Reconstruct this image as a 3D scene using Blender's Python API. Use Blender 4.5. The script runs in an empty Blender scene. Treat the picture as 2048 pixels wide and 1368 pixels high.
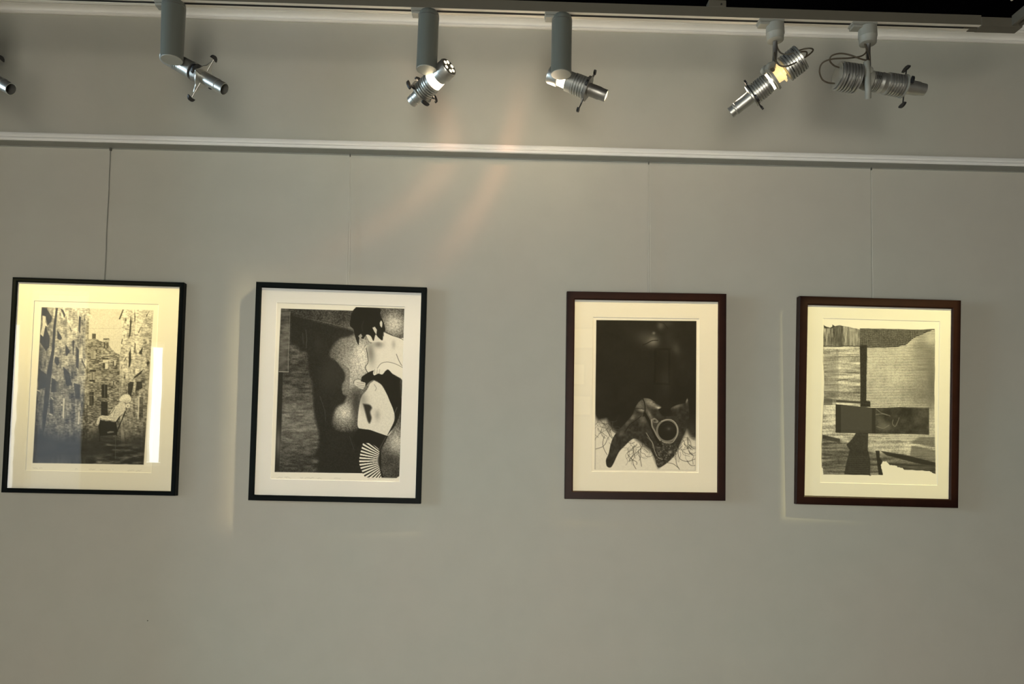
import bpy, bmesh, math, random
import numpy as np
from mathutils import Vector, Matrix
random.seed(4)
scn = bpy.context.scene
col = scn.collection
PI = math.pi

# ------------------------------------------------------------------ camera
F = 1479.0; CX, CY = 1024.0, 846.0
YAW, PITCH, ROLL = .0274, .0385, .015
CAM = Vector((0, -2.8, 1.35))
_f = Vector((math.sin(YAW)*math.cos(PITCH), math.cos(YAW)*math.cos(PITCH), math.sin(PITCH)))
_r0 = Vector((math.cos(YAW), -math.sin(YAW), 0)); _u0 = _r0.cross(_f)
_R = _r0*math.cos(ROLL) + _u0*math.sin(ROLL); _U = _R.cross(_f)
cd = bpy.data.cameras.new('camera'); cam = bpy.data.objects.new('camera', cd); col.objects.link(cam)
cd.sensor_width = 36; cd.lens = F*36/2048; cd.shift_y = (CY-684)/2048; cd.clip_start = .05
cam.matrix_world = Matrix.Translation(CAM) @ Matrix((( _R.x, _U.x, -_f.x), (_R.y, _U.y, -_f.y), (_R.z, _U.z, -_f.z))).to_4x4()
scn.camera = cam

# ------------------------------------------------------------------ colour management, world
scn.view_settings.view_transform = 'Standard'; scn.view_settings.look = 'None'
scn.view_settings.exposure = -0.22; scn.view_settings.gamma = 1; scn.view_settings.use_curve_mapping = False
w = bpy.data.worlds.new('world'); scn.world = w; w.use_nodes = True
w.node_tree.nodes['Background'].inputs[0].default_value = (.62, .74, .9, 1)
w.node_tree.nodes['Background'].inputs[1].default_value = 1.0

def PT(x, y, Y=0.0):                       # the point of the photograph's pixel on the plane y = Y
    d = _f + _R*((x-CX)/F) - _U*((y-CY)/F)
    return CAM + d*((Y-CAM.y)/d.y)
def PXA(P):                                # world points (n,3) -> pixels
    d = P - np.array(CAM); wv = d @ np.array(_f)
    return CX + F*(d @ np.array(_R))/wv, CY - F*(d @ np.array(_U))/wv

# ------------------------------------------------------------------ light through framing shutters
def shaped_light(name, loc, poly, color, power, soft=.01, plane=-.035, softs=None, radius=.012, even=2.0, extra=()):
    """a point source whose beam is cut by four shutter blades: poly are (x, z) points on the wall plane, clockwise from top left"""
    ld = bpy.data.lights.new(name, 'POINT'); ld.energy = power; ld.color = color; ld.shadow_soft_size = radius
    ob = bpy.data.objects.new(name, ld); ob.location = loc; col.objects.link(ob)
    ld.use_nodes = True; nt = ld.node_tree
    em = nt.nodes['Emission']; tc = nt.nodes.new('ShaderNodeTexCoord'); prev = None
    L = Vector(loc); pts = [Vector((x, plane, z))-L for x, z in poly]
    cen = sum(pts, Vector())/len(pts)
    edges = [(pts[i], pts[(i+1) % len(pts)], softs[i] if softs else soft) for i in range(len(pts))]
    edges += [(Vector((a[0], plane, a[1]))-L, Vector((b[0], plane, b[1]))-L, sf) for a, b, sf in extra]
    for a, b, sf in edges:
        n = a.cross(b).normalized()
        if n.dot(cen) < 0: n = -n
        dn = nt.nodes.new('ShaderNodeVectorMath'); dn.operation = 'DOT_PRODUCT'
        nt.links.new(tc.outputs['Normal'], dn.inputs[0]); dn.inputs[1].default_value = n
        mr = nt.nodes.new('ShaderNodeMapRange'); mr.interpolation_type = 'SMOOTHSTEP'
        mr.inputs['From Min'].default_value = -sf/2; mr.inputs['From Max'].default_value = sf/2
        nt.links.new(dn.outputs['Value'], mr.inputs['Value'])
        if prev is None: prev = mr.outputs[0]
        else:
            m = nt.nodes.new('ShaderNodeMath'); m.operation = 'MULTIPLY'
            nt.links.new(prev, m.inputs[0]); nt.links.new(mr.outputs[0], m.inputs[1]); prev = m.outputs[0]
    # the condenser evens the beam out over its throw
    sx = nt.nodes.new('ShaderNodeSeparateXYZ'); nt.links.new(tc.outputs['Normal'], sx.inputs[0])
    for op, b in (('MAXIMUM', .05), ('POWER', -even)):
        m = nt.nodes.new('ShaderNodeMath'); m.operation = op
        nt.links.new(sx.outputs['Y'] if op == 'MAXIMUM' else q_, m.inputs[0]); m.inputs[1].default_value = b; q_ = m.outputs[0]
    m = nt.nodes.new('ShaderNodeMath'); m.operation = 'MULTIPLY'; nt.links.new(prev, m.inputs[0]); nt.links.new(q_, m.inputs[1])
    nt.links.new(m.outputs[0], em.inputs['Strength'])
    return ob

def streak_light(name, loc, pts, width, color, power):
    """stray light escaping a lamp housing: a curved fan on the wall. pts: three (x, z) on the centre line, from bright to faint"""
    ld = bpy.data.lights.new(name, 'POINT'); ld.energy = power; ld.color = color; ld.shadow_soft_size = .02
    ob = bpy.data.objects.new(name, ld); ob.location = loc; col.objects.link(ob)
    ld.use_nodes = True; nt = ld.node_tree; em = nt.nodes['Emission']
    tc = nt.nodes.new('ShaderNodeTexCoord'); sx = nt.nodes.new('ShaderNodeSeparateXYZ')
    nt.links.new(tc.outputs['Normal'], sx.inputs[0])
    def M(op, a, b=None, c=None):
        n = nt.nodes.new('ShaderNodeMath'); n.operation = op
        for i, v in enumerate((a, b, c)):
            if v is None: continue
            if isinstance(v, (int, float)): n.inputs[i].default_value = v
            else: nt.links.new(v, n.inputs[i])
        return n.outputs[0]
    by = M('MAXIMUM', sx.outputs['Y'], 1e-4)
    u = M('DIVIDE', sx.outputs['X'], by); v = M('DIVIDE', sx.outputs['Z'], by)
    D = -loc[1]
    us = [(x-loc[0])/D for x, z in pts]; vs = [(z-loc[2])/D for x, z in pts]
    c2, c1, c0 = np.polyfit(vs, us, 2)
    cl = M('MULTIPLY_ADD', M('MULTIPLY_ADD', v, float(c2), float(c1)), v, float(c0))
    dv = (vs[0]-vs[-1])
    tt = M('DIVIDE', M('SUBTRACT', vs[0], v), dv)            # 0 at the start, 1 at the far end
    wd = M('MULTIPLY_ADD', M('MAXIMUM', tt, 0.0), width[1]/D-width[0]/D, width[0]/D)
    q = M('DIVIDE', M('SUBTRACT', u, cl), wd)
    g = M('EXPONENT', M('MULTIPLY', M('MULTIPLY', q, q), -1.0))
    def ss(x, a, b):
        n = nt.nodes.new('ShaderNodeMapRange'); n.interpolation_type = 'SMOOTHSTEP'
        nt.links.new(x, n.inputs['Value']); n.inputs['From Min'].default_value = a; n.inputs['From Max'].default_value = b
        return n.outputs[0]
    g = M('MULTIPLY', g, ss(tt, -.9, .1)); g = M('MULTIPLY', g, ss(tt, 1.3, .3))
    # even out the falloff towards the wall's far end
    k = M('POWER', M('ADD', M('ADD', M('MULTIPLY', u, u), M('MULTIPLY', v, v)), 1.0), 0.9)
    nt.links.new(M('MULTIPLY', M('MULTIPLY', g, k), M('GREATER_THAN', sx.outputs['Y'], .02)), em.inputs['Strength'])
    return ob

WARM = (1.0, .74, .36)
#BEAMS
shaped_light('beam_light', (-2.16, -.50, 2.46), [(-1.776, 1.957), (-1.187, 1.957), (-1.187, 1.200), (-1.776, 1.200)], (1, .80, .31), 80, softs=(.012, .002, .45, 1.15), radius=.005, even=1.1,
             extra=[((-1.776, 1.2), (-1.776, 1.957), .01), ((-1.187, 1.2), (-1.776, 1.2), .004)])
shaped_light('beam_light', PT(820, 207, -.385), [(-.925, 1.957), (-.264, 1.957), (-.264, 1.186), (-.925, 1.186)], (1, .82, .50), 7, softs=(.25, .01, .003, .045), even=2.2)
shaped_light('beam_light', PT(1219, 195, -.470), [(.292, 1.950), (.873, 1.950), (.873, 1.210), (.292, 1.210)], (1, .76, .34), 5.0, softs=(.012, .01, .004, .02), even=2.3)
shaped_light('beam_light', PT(1456, 231, -.420), [(.289, 1.950), (.868, 1.950), (.868, 1.210), (.289, 1.210)], (1, .76, .34), 3.4, softs=(.012, .02, .004, .01), even=2.3)
shaped_light('beam_light', (1.95, -.55, 2.45), [(1.172, 1.946), (1.769, 1.946), (1.769, 1.205), (1.172, 1.205)], (1, .87, .38), 21, softs=(.012, .01, .004, .006), even=2.0)
def spill(loc, power):
    ld = bpy.data.lights.new('spill_light', 'POINT'); ld.energy = power; ld.color = (1, .80, .55); ld.shadow_soft_size = .03
    ob = bpy.data.objects.new('spill_light', ld); ob.location = loc; col.objects.link(ob)
spill((-.25, -.405, 2.545), 1.5); spill((.17, -.390, 2.535), 1.7); spill((.80, -.44, 2.525), .9)
streak_light('stray_light', (.17, -.42, 2.66), [(.02, 2.46), (-.08, 2.25), (-.27, 1.98)], (.040, .085), (1, .44, .24), 3.2)
streak_light('stray_light', (-.12, -.42, 2.66), [(-.18, 2.52), (-.38, 2.24), (-.78, 2.02)], (.05, .12), (1, .48, .28), 2.3)

# ------------------------------------------------------------------ helpers
def tag(o, label=None, cat=None, group=None, kind=None):
    if label: o['label'] = label
    if cat: o['category'] = cat
    if group: o['group'] = group
    if kind: o['kind'] = kind
    return o
def empty(name, loc, label, cat, group=None):
    o = bpy.data.objects.new(name, None); o.empty_display_size = .05; col.objects.link(o); o.location = loc
    return tag(o, label, cat, group)
def link(name, me, m, parent=None, smooth=False, angle=None):
    o = bpy.data.objects.new(name, me); col.objects.link(o)
    if m: me.materials.append(m)
    if smooth:
        for p in me.polygons: p.use_smooth = True
        if angle is not None:
            try: me.set_sharp_from_angle(angle=angle)
            except Exception: pass
    if parent:
        o.parent = parent
        bpy.context.view_layer.update()
        o.matrix_parent_inverse = parent.matrix_world.inverted()
    return o
def bm_obj(name, bm, m, parent=None, smooth=False, angle=math.radians(35)):
    bmesh.ops.recalc_face_normals(bm, faces=bm.faces)
    me = bpy.data.meshes.new(name); bm.to_mesh(me); bm.free()
    return link(name, me, m, parent, smooth, angle if smooth else None)
def box(bm, c, s, mat=None, bevel=0):
    r = bmesh.ops.create_cube(bm, size=1)
    vs = r['verts']
    for v in vs: v.co = Vector((v.co.x*s[0], v.co.y*s[1], v.co.z*s[2]))
    if bevel:
        es = list({e for v in vs for e in v.link_edges})
        rr = bmesh.ops.bevel(bm, geom=es, offset=bevel, segments=2, affect='EDGES', profile=.6)
        vs = list(set(rr['verts']) | {v for v in vs if v.is_valid})
    M = Matrix.Translation(Vector(c)) if mat is None else mat @ Matrix.Translation(Vector(c))
    for v in vs: v.co = M @ v.co
def extrude_x(bm, prof, x0, x1, M=None):
    """closed profile of (y, z) points run from x0 to x1"""
    a = [bm.verts.new((x0, y, z)) for y, z in prof]; b = [bm.verts.new((x1, y, z)) for y, z in prof]
    n = len(prof)
    for i in range(n): bm.faces.new((a[i], a[(i+1) % n], b[(i+1) % n], b[i]))
    bm.faces.new(a); bm.faces.new(list(reversed(b)))
    if M is not None:
        for v in a+b: v.co = M @ v.co
def lathe(bm, prof, M, seg=40, cap0=True, cap1=True):
    rings = []
    for z, r in prof:
        rings.append([bm.verts.new(M @ Vector((r*math.cos(2*PI*k/seg), r*math.sin(2*PI*k/seg), z))) for k in range(seg)])
    for a, b in zip(rings[:-1], rings[1:]):
        for k in range(seg): bm.faces.new((a[k], a[(k+1) % seg], b[(k+1) % seg], b[k]))
    if cap0: bm.faces.new(list(reversed(rings[0])))
    if cap1: bm.faces.new(rings[-1])
def frame_from(A, B, up=Vector((0, 0, 1))):
    """matrix: origin A, +Z to B, +X nearest to up"""
    z = (B-A).normalized(); x = (up - z*up.dot(z)).normalized(); y = z.cross(x)
    return Matrix.Translation(A) @ Matrix(((x.x, y.x, z.x), (x.y, y.y, z.y), (x.z, y.z, z.z))).to_4x4()
def catmull(pts, n=10):
    P = [pts[0]] + list(pts) + [pts[-1]]; out = []
    for i in range(1, len(P)-2):
        p0, p1, p2, p3 = P[i-1:i+3]
        for k in range(n):
            t = k/n
            out.append(.5*((2*p1)+(-p0+p2)*t+(2*p0-5*p1+4*p2-p3)*t*t+(-p0+3*p1-3*p2+p3)*t**3))
    out.append(P[-2]); return out
def tube(bm, pts, r, seg=10):
    rings = []; up = Vector((.13, .9, .31)).normalized()
    for i, p in enumerate(pts):
        d = (pts[min(i+1, len(pts)-1)] - pts[max(i-1, 0)]).normalized()
        x = (up - d*up.dot(d)).normalized(); y = d.cross(x); up = x
        rr = r[i] if isinstance(r, (list, tuple)) else r
        rings.append([bm.verts.new(p + x*rr*math.cos(2*PI*k/seg) + y*rr*math.sin(2*PI*k/seg)) for k in range(seg)])
    for a, b in zip(rings[:-1], rings[1:]):
        for k in range(seg): bm.faces.new((a[k], a[(k+1) % seg], b[(k+1) % seg], b[k]))
    bm.faces.new(list(reversed(rings[0]))); bm.faces.new(rings[-1])

# ------------------------------------------------------------------ materials
def mat(name, base, rough=.5, metal=0, var=.06, scale=40, bump=0, spec=.5, emit=None, estr=0, coat=0):
    m = bpy.data.materials.new(name); m.use_nodes = True; nt = m.node_tree; b = nt.nodes['Principled BSDF']
    b.inputs['Roughness'].default_value = rough; b.inputs['Metallic'].default_value = metal
    b.inputs['Specular IOR Level'].default_value = spec
    b.inputs['Coat Weight'].default_value = coat
    tc = nt.nodes.new('ShaderNodeTexCoord'); no = nt.nodes.new('ShaderNodeTexNoise')
    no.inputs['Scale'].default_value = scale; no.inputs['Detail'].default_value = 4
    nt.links.new(tc.outputs['Object'], no.inputs['Vector'])
    mx = nt.nodes.new('ShaderNodeMix'); mx.data_type = 'RGBA'
    mx.inputs[6].default_value = (*[c*(1-var) for c in base], 1); mx.inputs[7].default_value = (*[min(1, c*(1+var)) for c in base], 1)
    nt.links.new(no.outputs['Fac'], mx.inputs[0]); nt.links.new(mx.outputs[2], b.inputs['Base Color'])
    if bump:
        bp = nt.nodes.new('ShaderNodeBump'); bp.inputs['Strength'].default_value = bump; bp.inputs['Distance'].default_value = .002
        nt.links.new(no.outputs['Fac'], bp.inputs['Height']); nt.links.new(bp.outputs[0], b.inputs['Normal'])
    if emit:
        b.inputs['Emission Color'].default_value = (*emit, 1); b.inputs['Emission Strength'].default_value = estr
    return m

def wall_material():
    m = bpy.data.materials.new('wall_paint'); m.use_nodes = True; nt = m.node_tree; b = nt.nodes['Principled BSDF']
    b.inputs['Roughness'].default_value = .62; b.inputs['Specular IOR Level'].default_value = .3
    tc = nt.nodes.new('ShaderNodeTexCoord')
    def noise(s, d=5, r=.55):
        n = nt.nodes.new('ShaderNodeTexNoise'); n.inputs['Scale'].default_value = s; n.inputs['Detail'].default_value = d
        n.inputs['Roughness'].default_value = r; nt.links.new(tc.outputs['Object'], n.inputs['Vector']); return n
    big = noise(1.1, 2); mid = noise(9, 4); fine = noise(380, 2, .7); hand = noise(26, 6)
    r1 = nt.nodes.new('ShaderNodeValToRGB')
    r1.color_ramp.elements[0].position = .36; r1.color_ramp.elements[0].color = (.472, .470, .405, 1)
    r1.color_ramp.elements[1].position = .64; r1.color_ramp.elements[1].color = (.490, .466, .400, 1)
    nt.links.new(big.outputs['Fac'], r1.inputs[0])
    r2 = nt.nodes.new('ShaderNodeValToRGB')
    r2.color_ramp.elements[0].position = .25; r2.color_ramp.elements[0].color = (.955, .955, .955, 1)
    r2.color_ramp.elements[1].position = .7; r2.color_ramp.elements[1].color = (1, 1, 1, 1)
    nt.links.new(mid.outputs['Fac'], r2.inputs[0])
    mx = nt.nodes.new('ShaderNodeMix'); mx.data_type = 'RGBA'; mx.blend_type = 'MULTIPLY'; mx.inputs[0].default_value = 1
    nt.links.new(r1.outputs[0], mx.inputs[6]); nt.links.new(r2.outputs[0], mx.inputs[7])
    nt.links.new(mx.outputs[2], b.inputs['Base Color'])
    ad = nt.nodes.new('ShaderNodeMath'); ad.operation = 'MULTIPLY_ADD'
    nt.links.new(fine.outputs['Fac'], ad.inputs[0]); ad.inputs[1].default_value = .25; nt.links.new(hand.outputs['Fac'], ad.inputs[2])
    bp = nt.nodes.new('ShaderNodeBump'); bp.inputs['Strength'].default_value = .16; bp.inputs['Distance'].default_value = .0025
    nt.links.new(ad.outputs[0], bp.inputs['Height']); nt.links.new(bp.outputs[0], b.inputs['Normal'])
    return m
M_wall = wall_material()
M_trim = mat('white_trim_paint', (.80, .79, .75), .45, var=.03, scale=12)
M_cove = mat('cornice_paint', (.84, .82, .76), .55, var=.03, scale=12)
M_black = mat('black_ceiling', (.0015, .0015, .002), 1.0, var=.3, spec=.0)
M_grey_lit = mat('fixture_grey_lit', (.30, .30, .26), .45, var=.04)  # fixture grey lightened to carry bounce light on the cylinder undersides
M_floor = mat('wood_floor', (.34, .26, .18), .45, var=.3, scale=6)
M_side = mat('room_paint', (.17, .155, .12), .7, var=.04, scale=3)
M_track = mat('track_grey', (.10, .090, .068), .45, var=.05)
M_trackb = mat('track_lip', (.62, .58, .50), .35, var=.04)
M_slot = mat('track_slot', (.004, .004, .004), .8)
M_grey = mat('fixture_grey', (.115, .125, .11), .36, var=.04, scale=30, spec=.5)
M_plast = mat('grey_plastic', (.24, .24, .21), .5, var=.04)
M_alu = mat('brushed_aluminium', (.46, .465, .44), .38, metal=.85, var=.06, scale=90)
M_alud = mat('dark_aluminium', (.30, .29, .27), .38, metal=.85, var=.08, scale=90)
M_knob = mat('black_plastic', (.008, .008, .009), .5)
M_cable = mat('cable_sheath', (.07, .055, .035), .55)
M_glow = mat('lamp_glow', (1, .9, .7), .4, emit=(1, .80, .50), estr=9)
M_glow2 = mat('vent_glow', (1, .9, .7), .4, emit=(1, .86, .58), estr=2.2)
M_gold = mat('lit_socket', (.95, .82, .45), .3, emit=(1, .70, .30), estr=1.0)
M_frB = mat('black_lacquer', (.003, .005, .005), .5, var=.2, spec=.08)
M_frW = mat('dark_walnut', (.018, .006, .004), .42, var=.35, scale=25, spec=.14)
M_board = mat('backing_board', (.25, .2, .14), .8)
M_nylon = mat('nylon_cord', (.62, .60, .52), .5)
M_wire = mat('steel_cord', (.26, .26, .23), .5, metal=.3)
M_hook = mat('hook_metal', (.10, .10, .085), .45, metal=.5)

def mat_paper(name, base):
    return mat(name, base, .85, var=.02, scale=300, spec=.2, bump=.05)
M_mat1 = mat_paper('passepartout', (.80, .77, .70))
M_core = mat_paper('passepartout_core', (.88, .86, .80))

def glass_material():
    m = bpy.data.materials.new('picture_glass'); m.use_nodes = True; nt = m.node_tree; nt.nodes.clear()
    out = nt.nodes.new('ShaderNodeOutputMaterial'); mix = nt.nodes.new('ShaderNodeMixShader')
    tr = nt.nodes.new('ShaderNodeBsdfTransparent'); gl = nt.nodes.new('ShaderNodeBsdfGlossy')
    ge = nt.nodes.new('ShaderNodeNewGeometry'); dt = nt.nodes.new('ShaderNodeVectorMath'); dt.operation = 'DOT_PRODUCT'
    nt.links.new(ge.outputs['Incoming'], dt.inputs[0]); nt.links.new(ge.outputs['True Normal'], dt.inputs[1])
    def MM(op, a, b=None):
        n = nt.nodes.new('ShaderNodeMath'); n.operation = op
        for i_, v_ in enumerate((a, b)):
            if v_ is None: continue
            if isinstance(v_, (int, float)): n.inputs[i_].default_value = v_
            else: nt.links.new(v_, n.inputs[i_])
        return n.outputs[0]
    # reflection of a thin pane seen from either side
    fr = MM('MULTIPLY_ADD', MM('POWER', MM('SUBTRACT', 1.0, MM('ABSOLUTE', dt.outputs['Value'])), 5.0), .90); fr.node.inputs[2].default_value = .065
    gl.inputs['Roughness'].default_value = 0.012; gl.inputs['Color'].default_value = (1, 1, 1, 1)
    tr.inputs['Color'].default_value = (.97, .975, .97, 1)
    # faint waviness of float glass
    tc = nt.nodes.new('ShaderNodeTexCoord'); no = nt.nodes.new('ShaderNodeTexNoise'); no.inputs['Scale'].default_value = 5
    bp = nt.nodes.new('ShaderNodeBump'); bp.inputs['Strength'].default_value = .02; bp.inputs['Distance'].default_value = .01
    nt.links.new(tc.outputs['Object'], no.inputs['Vector']); nt.links.new(no.outputs['Fac'], bp.inputs['Height']); nt.links.new(bp.outputs[0], gl.inputs['Normal'])
    nt.links.new(fr, mix.inputs[0]); nt.links.new(tr.outputs[0], mix.inputs[1]); nt.links.new(gl.outputs[0], mix.inputs[2])
    nt.links.new(mix.outputs[0], out.inputs[0]); return m
M_glass = glass_material()
def print_material():
    m = bpy.data.materials.new('etching_on_paper'); m.use_nodes = True; nt = m.node_tree; b = nt.nodes['Principled BSDF']
    b.inputs['Roughness'].default_value = .85; b.inputs['Specular IOR Level'].default_value = .15
    at = nt.nodes.new('ShaderNodeAttribute'); at.attribute_name = 'ink'
    tc = nt.nodes.new('ShaderNodeTexCoord'); no = nt.nodes.new('ShaderNodeTexNoise'); no.inputs['Scale'].default_value = 900
    nt.links.new(tc.outputs['Object'], no.inputs['Vector'])
    mr = nt.nodes.new('ShaderNodeMapRange'); mr.inputs['To Min'].default_value = .93; mr.inputs['To Max'].default_value = 1.07
    nt.links.new(no.outputs['Fac'], mr.inputs[0])
    mx = nt.nodes.new('ShaderNodeVectorMath'); mx.operation = 'SCALE'
    nt.links.new(at.outputs['Color'], mx.inputs[0]); nt.links.new(mr.outputs[0], mx.inputs['Scale'])
    nt.links.new(mx.outputs[0], b.inputs['Base Color']); return m
M_print = print_material()

# ------------------------------------------------------------------ the room
X0, X1, YB, ZC = -5.5, 5.2, -4.5, 3.034
def quad(name, pts, m, kind='structure'):
    bm = bmesh.new(); bm.faces.new([bm.verts.new(p) for p in pts])
    me = bpy.data.meshes.new(name); bm.to_mesh(me); bm.free(); o = link(name, me, m); return tag(o, kind=kind)
bm = bmesh.new(); box(bm, ((X0+X1)/2, .06, ZC/2), (X1-X0+.3, .12, ZC))
tag(bm_obj('wall_front', bm, M_wall), kind='structure')
bm = bmesh.new(); box(bm, ((X0+X1)/2, YB/2, ZC+.05), (X1-X0+.3, -YB+.4, .1)); tag(bm_obj('ceiling', bm, M_black), kind='structure')
bm = bmesh.new(); box(bm, ((X0+X1)/2, YB/2, -.05), (X1-X0+.3, -YB+.4, .1)); tag(bm_obj('floor', bm, M_floor), kind='structure')
bm = bmesh.new(); box(bm, (X1+.05, YB/2, ZC/2), (.1, -YB, ZC)); tag(bm_obj('wall_right', bm, M_side), kind='structure')

bm = bmesh.new(); box(bm, (-2.58, -.30, ZC/2), (.64, .60, ZC))  # unseen jut added to keep window light off the wall's left end
tag(bm_obj('wall_light_blocker', bm, M_wall), kind='structure')

def wall_with_holes(name, axis, at, a0, a1, holes, m, th=.14):
    """a wall across a0..a1 with rectangular openings (a, b, z0, z1)"""
    xs = sorted({a0, a1, *[h[0] for h in holes], *[h[1] for h in holes]}); zs = sorted({0, ZC, *[h[2] for h in holes], *[h[3] for h in holes]})
    bm = bmesh.new()
    for i in range(len(xs)-1):
        for j in range(len(zs)-1):
            cx, cz = (xs[i]+xs[i+1])/2, (zs[j]+zs[j+1])/2
            if any(h[0] < cx < h[1] and h[2] < cz < h[3] for h in holes): continue
            s = (xs[i+1]-xs[i], zs[j+1]-zs[j])
            if axis == 'x': box(bm, (cx, at, cz), (s[0], th, s[1]))
            else: box(bm, (at, cx, cz), (th, s[0], s[1]))
    return tag(bm_obj(name, bm, m), kind='structure')
M_wframe = mat('white_window_paint', (.7, .7, .68), .4)
def sky_pane(name, c, r): return mat(name, (.05, .05, .05), .3, emit=c, estr=r)
#WINDOWS  (x0, x1, z0, z1, colour, radiance)
BW = [(-5.30, -4.42, .80, 2.60, (.92, .96, 1.0), 4.5),
      (-4.36, -3.80, .60, 2.90, (.60, .72, .86), 1.0),
      (-3.245, -3.065, 1.22, 2.41, (.86, .94, 1.0), 11.0),
      (-.40, .46, .10, 2.1, (1.0, .95, .82), 23)]  # last entry: unseen window added to light the picture wall evenly
LW = [(-2.6, -1.1, 1.0, 2.85, (.66, .86, .98), 26.0)]
wall_with_holes('wall_back', 'x', YB-.07, X0-.15, X1+.15, [h[:4] for h in BW], M_side)
wall_with_holes('wall_left', 'y', X0-.07, YB, 0, [h[:4] for h in LW], M_side)
def window(n, axis, at, h, sgn):
    a0, a1, z0, z1, c, r = h; t = .035
    bm = bmesh.new()
    def bb(ca, cz, sa, sz, off, dp):
        if axis == 'x': box(bm, (ca, at+off, cz), (sa, dp, sz), bevel=.003)
        else: box(bm, (at+off, ca, cz), (dp, sa, sz), bevel=.003)
    for ca, cz, sa, sz in (((a0+a1)/2, z0+t/2, a1-a0, t), ((a0+a1)/2, z1-t/2, a1-a0, t), (a0+t/2, (z0+z1)/2, t, z1-z0-2*t-.004), (a1-t/2, (z0+z1)/2, t, z1-z0-2*t-.004)):
        bb(ca, cz, sa, sz, 0, .06)
    if a1-a0 > .8:
        bb((a0+a1)/2, (z0+z1)/2, .03, z1-z0-2*t-.004, 0, .04)
    o = bm_obj('window_%d' % n, bm, M_wframe); tag(o, kind='structure')
    bm = bmesh.new(); zc = (z0+z1)/2; sa, sz = a1-a0-.01, z1-z0-.01
    if axis == 'x': box(bm, ((a0+a1)/2, at-.045, zc), (sa, .01, sz))
    else: box(bm, (at-.045, (a0+a1)/2, zc), (.01, sa, sz))
    bm_obj('bright_pane', bm, sky_pane('daylight_pane', c, r), o)
for i, h in enumerate(BW): window(i+1, 'x', YB-.07, h, 1)
for i, h in enumerate(LW): window(len(BW)+i+1, 'y', X0-.07, h, 1)

# ---- picture rail and cornice (trim_1, trim_2)
zr = 2.4725; d = .052
bm = bmesh.new()
prof = [(.0, zr+.0035), (-.051, zr+.0035), (-.0535, zr+.0050), (-.055, zr+.010), (-.0535, zr+.0155), (-.0505, zr+.0170), (-.0505, zr+.0185), (-.0530, zr+.0200), (-.0535, zr+.0285), (-.051, zr+.0335), (-.044, zr+.0350), (.0, zr+.0350)]
extrude_x(bm, prof, X0, X1)
tag(bm_obj('trim_1', bm, M_trim, smooth=True, angle=math.radians(50)), kind='structure')
M_rail_under = mat('hanging_rail_grey', (.27, .275, .245), .5)  # grey-painted underside of the picture rail
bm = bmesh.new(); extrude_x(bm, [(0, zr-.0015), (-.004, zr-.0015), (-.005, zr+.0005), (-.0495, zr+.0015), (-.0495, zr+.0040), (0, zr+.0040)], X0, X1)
tag(bm_obj('trim_2', bm, M_rail_under), kind='structure')
zc = 2.984
bm = bmesh.new()
prof = [(0, zc), (-.006, zc-.002), (-.012, zc-.001), (-.0155, zc+.003), (-.0140, zc+.0065), (-.009, zc+.008)]
for k in range(9):
    a = k/8*PI/2; prof.append((-.008-.024*(1-math.cos(a)), zc+.010+.012*math.sin(a)))
prof += [(-.033, zc+.0235), (-.040, zc+.0205), (-.0455, zc+.0215), (-.049, zc+.0255), (-.047, zc+.030), (-.041, zc+.032), (-.0425, zc+.037), (-.052, zc+.044), (-.060, ZC), (0, ZC)]
extrude_x(bm, prof, X0, X1)
tag(bm_obj('trim_3', bm, M_cove, smooth=True, angle=math.radians(50)), kind='structure')

# a small nail left in the wall
p = PT(296, 1241, 0)
bm = bmesh.new(); lathe(bm, [(-.001, .0011), (.004, .0011), (.0042, .0021), (.0052, .0019)], frame_from(p, p+Vector((.1, -1, .1))), 12)
tag(bm_obj('nail', bm, M_hook, smooth=True), 'tiny dark nail head in the bare wall below the courtyard picture', 'nail')

# ------------------------------------------------------------------ lighting track
TY = -.513; TZ = 2.7343
track = empty('lighting_track', (0, TY, TZ), 'grey metal lighting track hung below the black ceiling, carrying the spotlights', 'track')
def track_profile(w=.034, h=.032):
    # open channel seen from below: two lips and a dark slot
    return [(-w/2, 0), (-w/2, h), (w/2, h), (w/2, 0), (w/2-.011, 0), (w/2-.011, .007), (-w/2+.011, .007), (-w/2+.011, 0)]
XE = PT(1956, 60, TY).x
bm = bmesh.new(); extrude_x(bm, [(y+TY, z+TZ) for y, z in track_profile()], -2.24, XE)
bm_obj('track_body', bm, M_track, track)
bm = bmesh.new()
box(bm, ((-2.24+XE)/2, TY-.0115, TZ-.0006), (XE+2.24-.002, .0105, .0012)); box(bm, ((-2.24+XE)/2, TY+.0117, TZ-.0006), (XE+2.24-.002, .0100, .0012))
bm_obj('track_lip', bm, M_trackb, track)
bm = bmesh.new(); box(bm, ((-2.24+XE)/2-.02, TY, TZ+.0012), (XE+2.24-.05, .0119, .002)); bm_obj('track_slot', bm, M_slot, track)
bm = bmesh.new()
xc = PT(2026, 62, TY).x
box(bm, ((XE+xc+.018)/2, TY, TZ+.011), (xc+.018-XE, .037, .030), bevel=.001)
box(bm, (XE-.012, TY+.010, TZ-.001), (.03, .014, .005))
bm_obj('corner_connector', bm, M_track, track)
bm = bmesh.new(); extrude_x(bm, track_profile(), .0, 1.25, Matrix.Translation((xc, TY-.0186, TZ)) @ Matrix.Rotation(-PI/2, 4, 'Z'))
bm_obj('track_arm', bm, M_track, track)
bm = bmesh.new(); px = PT(1432, 8, TY).x; box(bm, (px, TY-.002, TZ+.031+.012), (.056, .030, .023), bevel=.002)
br = bm_obj('ceiling_bracket', bm, M_track, track)
bm = bmesh.new(); tube(bm, [Vector((px-.01, TY, TZ+.05)), Vector((px-.01, TY, ZC))], .0018, 8); bm_obj('suspension_wire', bm, M_wire, br)
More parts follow.
